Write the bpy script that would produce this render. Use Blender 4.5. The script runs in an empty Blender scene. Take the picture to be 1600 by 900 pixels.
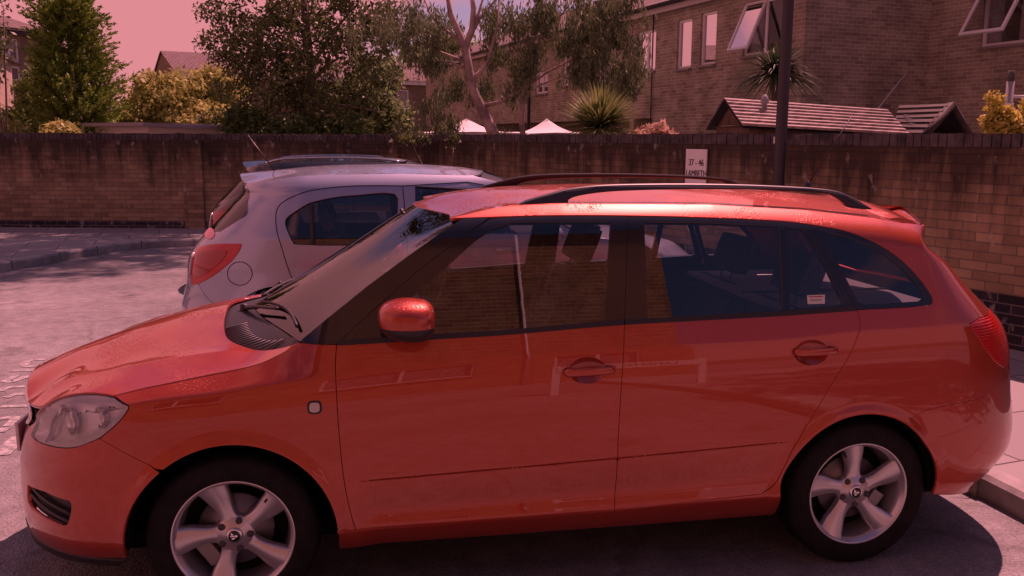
import bpy, bmesh, math, random
import numpy as np
from mathutils import Vector, Matrix
from mathutils.geometry import delaunay_2d_cdt
random.seed(7); rng = np.random.default_rng(7)
S = bpy.context.scene
COL = S.collection

# ------------------------------------------------------------------ camera
CP = np.array([.435, -3.008, 1.678]); YAW, PITCH, ROLL, FPX = .178, .166, .005, 1393.
CF = np.array([math.sin(YAW)*math.cos(PITCH), math.cos(YAW)*math.cos(PITCH), -math.sin(PITCH)])
_R = np.array([math.cos(YAW), -math.sin(YAW), 0.]); _U = np.cross(_R, CF)
CR = _R*math.cos(ROLL)+_U*math.sin(ROLL); CU = -_R*math.sin(ROLL)+_U*math.cos(ROLL)
cd = bpy.data.cameras.new('camera'); cam = bpy.data.objects.new('camera', cd); COL.objects.link(cam)
cam.matrix_world = Matrix(((CR[0], CU[0], -CF[0], CP[0]), (CR[1], CU[1], -CF[1], CP[1]), (CR[2], CU[2], -CF[2], CP[2]), (0, 0, 0, 1)))
cd.sensor_width = 36; cd.lens = 36*FPX/1600; cd.clip_start = .05; cd.clip_end = 3000
S.camera = cam

# ------------------------------------------------------------------ light
SUN_DX, SUN_DY = .39, .50           # shadow shift per metre of height is (-DX, -DY)
sdir = Vector((SUN_DX, SUN_DY, 1)).normalized()
sel = math.asin(sdir.z); saz = math.atan2(sdir.x, sdir.y)
sd = bpy.data.lights.new('sun', 'SUN'); sd.energy = 5.0; sd.angle = math.radians(.6); sd.color = (1., .40, .42)
so = bpy.data.objects.new('sun', sd); COL.objects.link(so); so.rotation_euler = sdir.to_track_quat('Z', 'Y').to_euler(); so.location = (0, 0, 30)
W = bpy.data.worlds.new('World'); S.world = W; W.use_nodes = True
wn = W.node_tree.nodes; wl = W.node_tree.links; wn.clear()
wo = wn.new('ShaderNodeOutputWorld'); wb = wn.new('ShaderNodeBackground'); wb.inputs[1].default_value = .12
sky = wn.new('ShaderNodeTexSky'); sky.sky_type = 'NISHITA'; sky.sun_disc = False; sky.sun_elevation = sel; sky.sun_rotation = saz
tin = wn.new('ShaderNodeMix'); tin.data_type = 'RGBA'; tin.blend_type = 'MULTIPLY'; tin.inputs[0].default_value = 1; tin.inputs[7].default_value = (.38, .25, .35, 1)
wl.new(sky.outputs[0], tin.inputs[6])
tc = wn.new('ShaderNodeTexCoord'); mp = wn.new('ShaderNodeMapping'); mp.inputs['Scale'].default_value = (1.6, 1.6, 4.2); mp.inputs['Location'].default_value = (.3, .1, .2)
nz = wn.new('ShaderNodeTexNoise'); nz.inputs['Scale'].default_value = 1.7; nz.inputs['Detail'].default_value = 7; nz.inputs['Roughness'].default_value = .55
cr = wn.new('ShaderNodeValToRGB'); cr.color_ramp.elements[0].position = .36; cr.color_ramp.elements[1].position = .52
wl.new(tc.outputs['Generated'], mp.inputs[0]); wl.new(mp.outputs[0], nz.inputs[0])
cm = wn.new('ShaderNodeMix'); cm.data_type = 'RGBA'; cm.inputs[7].default_value = (4.05, 1.42, 1.60, 1)
gz = wn.new('ShaderNodeSeparateXYZ'); gm = wn.new('ShaderNodeMapRange'); gm.inputs[1].default_value = .20; gm.inputs[2].default_value = .55; gm.inputs[3].default_value = .015; gm.inputs[4].default_value = -.30
ga = wn.new('ShaderNodeMath'); ga.operation = 'ADD'; wl.new(tc.outputs['Generated'], gz.inputs[0]); wl.new(gz.outputs[2], gm.inputs[0]); wl.new(gm.outputs[0], ga.inputs[0]); gx = wn.new('ShaderNodeMapRange'); gx.inputs[1].default_value = -.75; gx.inputs[2].default_value = .1; gx.inputs[3].default_value = .36; gx.inputs[4].default_value = 0; wl.new(gz.outputs[0], gx.inputs[0])
gb_ = wn.new('ShaderNodeMath'); gb_.operation = 'ADD'; wl.new(nz.outputs[0], gb_.inputs[0]); wl.new(gx.outputs[0], gb_.inputs[1]); wl.new(gb_.outputs[0], ga.inputs[1]); wl.new(ga.outputs[0], cr.inputs[0])
wl.new(cr.outputs[0], cm.inputs[0]); wl.new(tin.outputs[2], cm.inputs[6]); wl.new(cm.outputs[2], wb.inputs[0]); wl.new(wb.outputs[0], wo.inputs[0])
S.view_settings.view_transform = 'Standard'; S.view_settings.look = 'None'; S.view_settings.gamma = 1; S.view_settings.exposure = .62

# ------------------------------------------------------------------ pixel helpers (points traced on the photo, put on real surfaces)
def ray(u, v): return CF+CR*(u-800)/FPX-CU*(v-450)/FPX
def aty(u, v, y): d = ray(u, v); return CP+d*(y-CP[1])/d[1]
def atz(u, v, z=0.): d = ray(u, v); return CP+d*(z-CP[2])/d[2]
def atd(u, v, D): return CP+ray(u, v)*D
def proj(P):
    d = np.asarray(P)-CP; z = d@CF
    return np.stack([800+FPX*(d@CR)/z, 450-FPX*(d@CU)/z], -1)

# ------------------------------------------------------------------ materials
MATS = {}
def node(nt, t, **k):
    n = nt.nodes.new(t)
    for a, b in k.items(): setattr(n, a, b)
    return n
def mat(name, col=(.5, .5, .5), rough=.5, metal=0., coat=0., spec=.5, trans=0., ior=1.45, alpha=1.):
    if name in MATS: return MATS[name]
    m = bpy.data.materials.new(name); m.use_nodes = True; b = m.node_tree.nodes['Principled BSDF']
    b.inputs['Base Color'].default_value = (*col, 1); b.inputs['Roughness'].default_value = rough; b.inputs['Metallic'].default_value = metal
    b.inputs['Coat Weight'].default_value = coat; b.inputs['Coat Roughness'].default_value = .03; b.inputs['Specular IOR Level'].default_value = spec
    b.inputs['Transmission Weight'].default_value = trans; b.inputs['IOR'].default_value = ior
    MATS[name] = m; return m
def bsdf(m): return m.node_tree.nodes['Principled BSDF']
def noisecol(m, c1, c2, scale=5, detail=6, lo=.35, hi=.65, coord='Object', bump=0., bscale=None, dist=.01, rough=.6):
    nt = m.node_tree; t = node(nt, 'ShaderNodeTexCoord'); n = node(nt, 'ShaderNodeTexNoise'); n.inputs['Scale'].default_value = scale; n.inputs['Detail'].default_value = detail; n.inputs['Roughness'].default_value = rough
    r = node(nt, 'ShaderNodeValToRGB'); r.color_ramp.elements[0].position = lo; r.color_ramp.elements[1].position = hi
    r.color_ramp.elements[0].color = (*c1, 1); r.color_ramp.elements[1].color = (*c2, 1)
    nt.links.new(t.outputs[coord], n.inputs[0]); nt.links.new(n.outputs[0], r.inputs[0]); nt.links.new(r.outputs[0], bsdf(m).inputs['Base Color'])
    if bump:
        n2 = node(nt, 'ShaderNodeTexNoise'); n2.inputs['Scale'].default_value = bscale or scale*4; n2.inputs['Detail'].default_value = 8
        bp = node(nt, 'ShaderNodeBump'); bp.inputs['Strength'].default_value = bump; bp.inputs['Distance'].default_value = dist
        nt.links.new(t.outputs[coord], n2.inputs[0]); nt.links.new(n2.outputs[0], bp.inputs['Height']); nt.links.new(bp.outputs[0], bsdf(m).inputs['Normal'])
    return m
def glassmat(name, tint=(.6, .6, .6), rough=.0, refl=1.5, f0=.08):
    m = bpy.data.materials.new(name); m.use_nodes = True; nt = m.node_tree; nt.nodes.clear()
    o = node(nt, 'ShaderNodeOutputMaterial'); tr = node(nt, 'ShaderNodeBsdfTransparent'); tr.inputs[0].default_value = (*tint, 1)
    g = node(nt, 'ShaderNodeBsdfGlossy'); g.inputs['Roughness'].default_value = rough; fr = node(nt, 'ShaderNodeFresnel'); fr.inputs[0].default_value = refl
    mx = node(nt, 'ShaderNodeMixShader'); ma = node(nt, 'ShaderNodeMath', operation='ADD'); ma.inputs[1].default_value = f0; ma.use_clamp = True
    nt.links.new(fr.outputs[0], ma.inputs[0]); nt.links.new(ma.outputs[0], mx.inputs[0]); nt.links.new(tr.outputs[0], mx.inputs[1]); nt.links.new(g.outputs[0], mx.inputs[2]); nt.links.new(mx.outputs[0], o.inputs[0])
    MATS[name] = m; return m

# ------------------------------------------------------------------ object helpers
def tag(o, label=None, cat=None, group=None, kind=None):
    if label: o['label'] = label
    if cat: o['category'] = cat
    if group: o['group'] = group
    if kind: o['kind'] = kind
    return o
def empty(name, loc, label, cat, group=None, rz=0.):
    o = bpy.data.objects.new(name, None); COL.objects.link(o); o.location = loc; o.rotation_euler = (0, 0, rz); o.empty_display_size = .1
    return tag(o, label, cat, group)
def link(name, me, parent=None, m=None):
    o = bpy.data.objects.new(name, me); COL.objects.link(o)
    if m is not None:
        for k in (m if isinstance(m, (list, tuple)) else [m]): me.materials.append(k)
    if parent is not None:
        # geometry is authored in world coordinates; keep it there whatever the parent's base is
        top = parent; M = Matrix.Identity(4)
        chain = []
        while top is not None: chain.append(top); top = top.parent
        for c in reversed(chain): M = M @ (Matrix.Translation(c.location) @ c.rotation_euler.to_matrix().to_4x4())
        if M != Matrix.Identity(4): me.transform(M.inverted())
        o.parent = parent
    return o
def mesh_np(name, V, F, smooth=True, normals=None, uv=None, mi=None):
    """V (N,3); F (M,3|4) array or list"""
    me = bpy.data.meshes.new(name); me.from_pydata([tuple(v) for v in np.asarray(V, float)], [], [tuple(int(i) for i in f) for f in F]); me.update()
    if smooth: me.polygons.foreach_set('use_smooth', [True]*len(me.polygons))
    if uv is not None:
        ul = me.uv_layers.new(name='UVMap'); ul.data.foreach_set('uv', np.asarray(uv, np.float32).ravel())
    if mi is not None: me.polygons.foreach_set('material_index', mi)
    if normals is not None: me.normals_split_custom_set_from_vertices([tuple(n) for n in normals])
    return me
def fastmesh(name, V, nper):
    """polygons of nper consecutive verts, no sharing"""
    V = np.asarray(V, np.float32).reshape(-1, 3); n = len(V)//nper; me = bpy.data.meshes.new(name)
    me.vertices.add(len(V)); me.vertices.foreach_set('co', V.ravel()); me.loops.add(len(V)); me.loops.foreach_set('vertex_index', np.arange(len(V), dtype=np.int32))
    me.polygons.add(n); me.polygons.foreach_set('loop_start', np.arange(0, len(V), nper, dtype=np.int32)); me.update(calc_edges=True); me.validate(); return me

class MB:
    """collects shapes and links them as ONE mesh object"""
    def __init__(s): s.V = []; s.F = []; s.UV = []; s.n = 0; s.sm = []
    def add(s, V, F, smooth=False, uv=None):
        V = [tuple(v) for v in V]; s.V += V
        for i, f in enumerate(F):
            s.F.append([j+s.n for j in f]); s.sm.append(smooth)
            if uv is not None: s.UV.append(uv[i])
            else: s.UV.append([(V[j][0]+V[j][1], V[j][2]) for j in f])
        s.n += len(V); return s
    def box(s, c, h, rz=0., R=None, bev=0.):
        c = Vector(c); R = R if R is not None else Matrix.Rotation(rz, 3, 'Z')
        P = [Vector((x*h[0], y*h[1], z*h[2])) for x in (-1, 1) for y in (-1, 1) for z in (-1, 1)]
        F = [(0, 1, 3, 2), (4, 6, 7, 5), (0, 4, 5, 1), (2, 3, 7, 6), (0, 2, 6, 4), (1, 5, 7, 3)]
        if bev > 0:
            bm = bmesh.new(); vs = [bm.verts.new(p) for p in P]
            for f in F: bm.faces.new([vs[i] for i in f])
            bmesh.ops.bevel(bm, geom=bm.edges[:], offset=bev, segments=2, affect='EDGES', profile=.7)
            bm.verts.index_update(); V = [c+R@v.co for v in bm.verts]; FF = [[v.index for v in f.verts] for f in bm.faces]; bm.free()
            return s.add(V, FF)
        return s.add([c+R@p for p in P], F)
    def tube(s, pts, r, seg=8, cap=True, up=None):
        pts = [Vector(p) for p in pts]; n = len(pts); rs = r if isinstance(r, (list, tuple)) else [r]*n
        V = []; u0 = None
        for i, p in enumerate(pts):
            d = (pts[min(i+1, n-1)]-pts[max(i-1, 0)]).normalized()
            if u0 is None: u0 = d.orthogonal().normalized()
            u0 = (u0-d*u0.dot(d)); u0 = u0.normalized() if u0.length > 1e-6 else d.orthogonal().normalized()
            w = d.cross(u0)
            for k in range(seg): a = 2*math.pi*k/seg; V.append(p+(u0*math.cos(a)+w*math.sin(a))*rs[i])
        F = [(i*seg+k, i*seg+(k+1) % seg, (i+1)*seg+(k+1) % seg, (i+1)*seg+k) for i in range(n-1) for k in range(seg)]
        if cap: F += [tuple(range(seg))[::-1], tuple((n-1)*seg+k for k in range(seg))]
        return s.add(V, F, smooth=True)
    def lathe(s, prof, o, ax, seg=48, xa=None):
        """prof [(r, h)] around axis ax at o"""
        o = Vector(o); ax = Vector(ax).normalized(); xa = Vector(xa) if xa else ax.orthogonal().normalized(); ya = ax.cross(xa)
        V = [o+ax*h+(xa*math.cos(2*math.pi*k/seg)+ya*math.sin(2*math.pi*k/seg))*r for r, h in prof for k in range(seg)]
        F = [(i*seg+k, i*seg+(k+1) % seg, (i+1)*seg+(k+1) % seg, (i+1)*seg+k) for i in range(len(prof)-1) for k in range(seg)]
        return s.add(V, F, smooth=True)
    def quad(s, a, b, c, d, uv=None): return s.add([a, b, c, d], [(0, 1, 2, 3)], uv=[uv] if uv else None)
    def prism(s, poly, d):
        """poly: list of 3D points (planar), d: extrusion vector"""
        n = len(poly); P = [Vector(p) for p in poly]; d = Vector(d); V = P+[p+d for p in P]
        return s.add(V, [tuple(range(n))[::-1], tuple(range(n, 2*n))]+[(i, (i+1) % n, n+(i+1) % n, n+i) for i in range(n)])
    def build(s, name, m, parent=None, smooth_angle=None, fix=True):
        me = bpy.data.meshes.new(name); me.from_pydata(s.V, [], s.F); me.update()
        me.polygons.foreach_set('use_smooth', s.sm)
        ul = me.uv_layers.new(name='UVMap'); ul.data.foreach_set('uv', np.array([c for f in s.UV for c in f], np.float32).ravel())
        if fix:
            bm = bmesh.new(); bm.from_mesh(me); bmesh.ops.recalc_face_normals(bm, faces=bm.faces); bm.to_mesh(me); bm.free()
        if smooth_angle:
            me.polygons.foreach_set('use_smooth', [True]*len(me.polygons)); me.set_sharp_from_angle(angle=math.radians(smooth_angle))
        return link(name, me, parent, m)
def catmull(P, n=8, closed=False):
    P = np.asarray(P, float); out = []; N = len(P)
    for i in range(N if closed else N-1):
        if closed: p0, p1, p2, p3 = P[(i-1) % N], P[i], P[(i+1) % N], P[(i+2) % N]
        else: p1, p2 = P[i], P[i+1]; p0 = P[i-1] if i else 2*p1-p2; p3 = P[i+2] if i+2 < N else 2*p2-p1
        for k in range(n):
            t = k/n; out.append(.5*((2*p1)+(-p0+p2)*t+(2*p0-5*p1+4*p2-p3)*t*t+(-p0+3*p1-3*p2+p3)*t**3))
    if not closed: out.append(P[-1])
    return np.array(out)
# ------------------------------------------------------------------ car body shells
def resample(poly, step, closed=True):
    P = np.asarray(poly, float); 
    if closed: P = np.vstack([P, P[:1]])
    out = []
    for a, b in zip(P[:-1], P[1:]):
        L = np.linalg.norm(b-a)
        if L < 1e-7: continue
        n = max(1, int(math.ceil(L/step)))
        for k in range(n): out.append(a+(b-a)*k/n)
    if not closed: out.append(P[-1])
    out = np.array(out)
    keep = [0]
    for i in range(1, len(out)):
        if np.linalg.norm(out[i]-out[keep[-1]]) > step*.25: keep.append(i)
    return out[keep]
def area(P): x, y = P[:, 0], P[:, 1]; return .5*np.sum(x*np.roll(y, -1)-np.roll(x, -1)*y)
def shrink(P, d):
    if area(P) < 0: P = P[::-1]
    t = np.roll(P, -1, 0)-P; t /= np.maximum(np.linalg.norm(t, axis=1, keepdims=True), 1e-9); nrm = np.stack([-t[:, 1], t[:, 0]], 1)
    nv = nrm+np.roll(nrm, 1, 0); l = np.linalg.norm(nv, axis=1, keepdims=True); nv = nv/np.maximum(l, 1e-9)
    c = np.clip((nv*nrm).sum(1, keepdims=True), .5, 1)
    return P+nv*d/c
def inside(P, Q):
    """points Q inside polygon P"""
    x, y = Q[:, 0], Q[:, 1]; r = np.zeros(len(Q), bool); n = len(P)
    for i in range(n):
        x1, y1 = P[i]; x2, y2 = P[(i+1) % n]
        if y1 == y2: continue
        c = ((y1 > y) != (y2 > y)) & (x < (x2-x1)*(y-y1)/(y2-y1)+x1); r ^= c
    return r
def dist_poly(P, Q):
    d = np.full(len(Q), 9.)
    for i in range(len(P)):
        a = P[i]; b = P[(i+1) % len(P)]; ab = b-a; t = np.clip(((Q-a)@ab)/max(ab@ab, 1e-12), 0, 1)
        d = np.minimum(d, np.linalg.norm(Q-(a+t[:, None]*ab), axis=1))
    return d
def cdt_fill(outline, step=.02, extra=None, holes=(), gap=0.):
    P = resample(outline, step*.8); 
    P = shrink(P, gap) if gap else (P if area(P) > 0 else P[::-1])
    lo, hi = P.min(0), P.max(0)
    gx = np.arange(lo[0]+step/2, hi[0], step); gy = np.arange(lo[1]+step/2, hi[1], step)
    G = np.array([(x+(j % 2)*step*.5, y) for j, y in enumerate(gy) for x in gx]).reshape(-1, 2)
    if extra is not None:
        if len(G):
            dd = np.array([np.min(np.hypot(*(extra-g).T)) for g in G]) if len(G)*len(extra) < 4e6 else np.full(len(G), 9.)
            G = G[dd > step*.4]
        G = np.vstack([G, extra])
    H = [resample(h, step*.8) for h in holes]
    if len(G):
        k = inside(P, G)
        for h in H: k &= ~inside(h, G)
        G = G[k]; k = dist_poly(P, G) > step*.35
        for h in H: k &= dist_poly(h, G) > step*.35
        G = G[k]
    V = [Vector(p) for p in P]; E = [(i, (i+1) % len(P)) for i in range(len(P))]
    for h in H:
        b = len(V); V += [Vector(p) for p in h]; E += [(b+i, b+(i+1) % len(h)) for i in range(len(h))]
    V += [Vector(g) for g in G]
    r = delaunay_2d_cdt(V, E, [], 1, 1e-6)
    v2 = np.array([tuple(v) for v in r[0]]); f = [tuple(t) for t in r[2]]
    if H:
        c = np.array([v2[list(t)].mean(0) for t in f]); k = np.ones(len(f), bool)
        for h in H: k &= ~inside(h, c)
        f = [t for t, q in zip(f, k) if q]
    return v2, f
def fnormal(fm, q, eps=.0012):
    q = np.asarray(q); a = fm(q+[eps, 0])-fm(q-[eps, 0]); b = fm(q+[0, eps])-fm(q-[0, eps]); n = np.cross(a, b)
    return n/np.maximum(np.linalg.norm(n, axis=1, keepdims=True), 1e-12)
def surf(fm, v2, f, flip=1, off=0., flange=.012, flangedir=None, seg_edges=True):
    """surface patch + inward flange. fm maps (N,2)->(N,3). flip=+1/-1 chosen so normals point outward. returns V,F,N"""
    p = fm(v2); n = fnormal(fm, v2)*flip; p = p+n*off
    F = []
    for t in f:
        a, b, c = p[list(t)]; 
        F.append(t if np.dot(np.cross(b-a, c-a), n[t[0]]) > 0 else t[::-1])
    V = [p]; N = [n]
    if flange:
        from collections import Counter
        ec = Counter(); di = {}
        for t in F:
            k = len(t)
            for i in range(k):
                e = (t[i], t[(i+1) % k]); key = (min(e), max(e)); ec[key] += 1; di[key] = e
        be = [di[k] for k, c in ec.items() if c == 1]
        ids = sorted({i for e in be for i in e}); mp1 = {i: len(p)+j for j, i in enumerate(ids)}; mp2 = {i: len(p)+len(ids)+j for j, i in enumerate(ids)}
        # edge normals in surface plane
        en = {i: np.zeros(3) for i in ids}
        for a, b in be:
            d = p[b]-p[a]; o = np.cross(d, n[a]); o /= max(np.linalg.norm(o), 1e-9); en[a] += o; en[b] += o
        E_ = np.array([en[i]/max(np.linalg.norm(en[i]), 1e-9) for i in ids])
        r = min(.0025, flange*.3)
        V.append(p[ids]+E_*r*.4-n[ids]*r); N.append((n[ids]+E_*1.6)/np.linalg.norm(n[ids]+E_*1.6, axis=1, keepdims=True))
        V.append(p[ids]+E_*r*.4-n[ids]*flange); N.append(E_)
        for a, b in be: F.append((b, a, mp1[a], mp1[b])); F.append((mp1[b], mp1[a], mp2[a], mp2[b]))
    return np.vstack(V), F, np.vstack(N)
def mirrored(V, F, N, yc):
    V2 = V.copy(); V2[:, 1] = 2*yc-V2[:, 1]; N2 = N.copy(); N2[:, 1] *= -1
    return V2, [tuple(t)[::-1] for t in F], N2
def join(parts):
    V = []; F = []; N = []; b = 0
    for v, f, n in parts: V.append(v); N.append(n); F += [tuple(i+b for i in t) for t in f]; b += len(v)
    return np.vstack(V), F, np.vstack(N)
def link_surf(name, parts, m, parent):
    V, F, N = join(parts) if isinstance(parts, list) else parts
    return link(name, mesh_np(name, V, F, True, N), parent, m)
def corner_table(n, m, depth, wid):
    th = np.linspace(0, math.pi/2, 400); t = np.sin(th)**(2/n); l = np.cos(th)**(2/m)
    s = np.concatenate([[0], np.cumsum(np.hypot(np.diff(t*depth), np.diff(l*wid)))])
    return s, t, l
def sp(e, w): return w*np.logaddexp(0, e/w)
def sst(x): x = np.clip(x, 0, 1); return x*x*(3-2*x)

class Shell:
    def __init__(s, L, xs, xr, fc, rc, Xf, Xr, yc, X0=0., sg=1., H=.821, px=340.):
        s.px = px
        s.L = L; s.xs = xs; s.xr = xr; s.Xf = Xf; s.Xr = Xr; s.yc = yc; s.X0 = X0; s.sg = sg; s.H = H
        s.ft = corner_table(*fc); s.rt = corner_table(*rc); s.a0 = xs-s.ft[0][-1]; s.a1 = xr+s.rt[0][-1]
    def P(s, q):
        a = q[:, 0]; z = q[:, 1]; x = a.copy(); lf = np.ones_like(a)
        k = a < s.xs; t = np.interp(s.xs-a[k], s.ft[0], s.ft[1]); x[k] = s.xs-t*(s.xs-s.Xf(z[k])); lf[k] = np.interp(s.xs-a[k], s.ft[0], s.ft[2])
        # beyond the centreline the curve is mirrored
        o = s.a0-a; kk = k & (o > 0); lf[kk] = -np.interp(s.xs-(2*s.a0-a[kk]), s.ft[0], s.ft[2]); x[kk] = s.xs-np.interp(s.xs-(2*s.a0-a[kk]), s.ft[0], s.ft[1])*(s.xs-s.Xf(z[kk]))
        k = a > s.xr; t = np.interp(a[k]-s.xr, s.rt[0], s.rt[1]); x[k] = s.xr+t*(s.Xr(z[k])-s.xr); lf[k] = np.interp(a[k]-s.xr, s.rt[0], s.rt[2])
        o = a-s.a1; kk = k & (o > 0); lf[kk] = -np.interp(2*s.a1-a[kk]-s.xr, s.rt[0], s.rt[2]); x[kk] = s.xr+np.interp(2*s.a1-a[kk]-s.xr, s.rt[0], s.rt[1])*(s.Xr(z[kk])-s.xr)
        l = s.L(x, z)*lf
        return np.stack([s.X0+s.sg*x, s.yc-l, z], 1)
    def inv(s, u, v, a=None, z=None):
        w = aty(u, v, s.yc-s.H+.03); q = np.array([(w[0]-s.X0)*s.sg if a is None else a, w[2] if z is None else z])
        tgt = np.array([u, v], float)
        for _ in range(40):
            e = proj(s.P(q[None]))[0]-tgt
            if np.abs(e).max() < .01: break
            h = 1e-4; J = np.stack([(proj(s.P((q+[h, 0])[None]))[0]-proj(s.P((q-[h, 0])[None]))[0])/(2*h), (proj(s.P((q+[0, h])[None]))[0]-proj(s.P((q-[0, h])[None]))[0])/(2*h)], 1)
            try: d = np.linalg.solve(J.T@J+np.eye(2)*30, -J.T@e)
            except Exception: break
            q = q+np.clip(d, -.06, .06)
        return q
    def tr(s, pts, n=6, smooth=True):
        """trace a pixel polyline onto the shell -> (a, z) polyline"""
        Q = np.array([s.inv(u, v) for u, v in pts])
        return catmull(Q, n) if smooth and len(Q) > 2 else Q
    def fit(s, which, sil, zs):
        """slide the nose/tail profile until the outline matches the traced silhouette"""
        sil = np.array(sil, float); o = np.argsort(sil[:, 1]); vs, us = sil[o, 1], sil[o, 0]
        X = np.array([(s.Xf if which == 'f' else s.Xr)(np.array([z]))[0] for z in zs])
        for it in range(14):
            f = (lambda z, X=X.copy(): np.interp(z, zs, X))
            if which == 'f': s.Xf = f; A = np.linspace(s.a0, s.xs, 90)
            else: s.Xr = f; A = np.linspace(s.xr, s.a1, 90)
            for i, z in enumerate(zs):
                pr = proj(s.P(np.stack([A, np.full_like(A, z)], 1)))
                sgn = (-1 if which == 'f' else 1)*s.sg
                j = np.argmax(sgn*pr[:, 0]); tu = np.interp(pr[j, 1], vs, us)
                if vs[0]-6 <= pr[j, 1] <= vs[-1]+6: X[i] += np.clip((tu-pr[j, 0])/s.px*s.sg, -.05, .05)
        # smooth interpolation
        from_z = np.array(zs); Xc = X.copy()
        zz = np.linspace(from_z[0], from_z[-1], 200); pts = catmull(np.stack([from_z, Xc], 1), 12); 
        f2 = (lambda z, A=pts[:, 0].copy(), B=pts[:, 1].copy(): np.interp(z, A, B))
        if which == 'f': s.Xf = f2
        else: s.Xr = f2
        return X
def tps_fit(P, val, lam=1e-6):
    P = np.asarray(P, float); n = len(P); d = np.linalg.norm(P[:, None]-P[None], axis=2); K = np.where(d > 0, d*d*np.log(d+1e-12), 0)+np.eye(n)*lam
    A = np.zeros((n+3, n+3)); A[:n, :n] = K; A[:n, n] = 1; A[:n, n+1:] = P; A[n, :n] = 1; A[n+1:, :n] = P.T
    w = np.linalg.lstsq(A, np.concatenate([val, [0, 0, 0]]), rcond=None)[0]
    def f(Q):
        Q = np.asarray(Q, float); d = np.linalg.norm(Q[:, None]-P[None], axis=2); return np.where(d > 1e-9, d*d*np.log(d+1e-12), 0)@w[:n]+w[n]+Q@w[n+1:]
    return f
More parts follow.
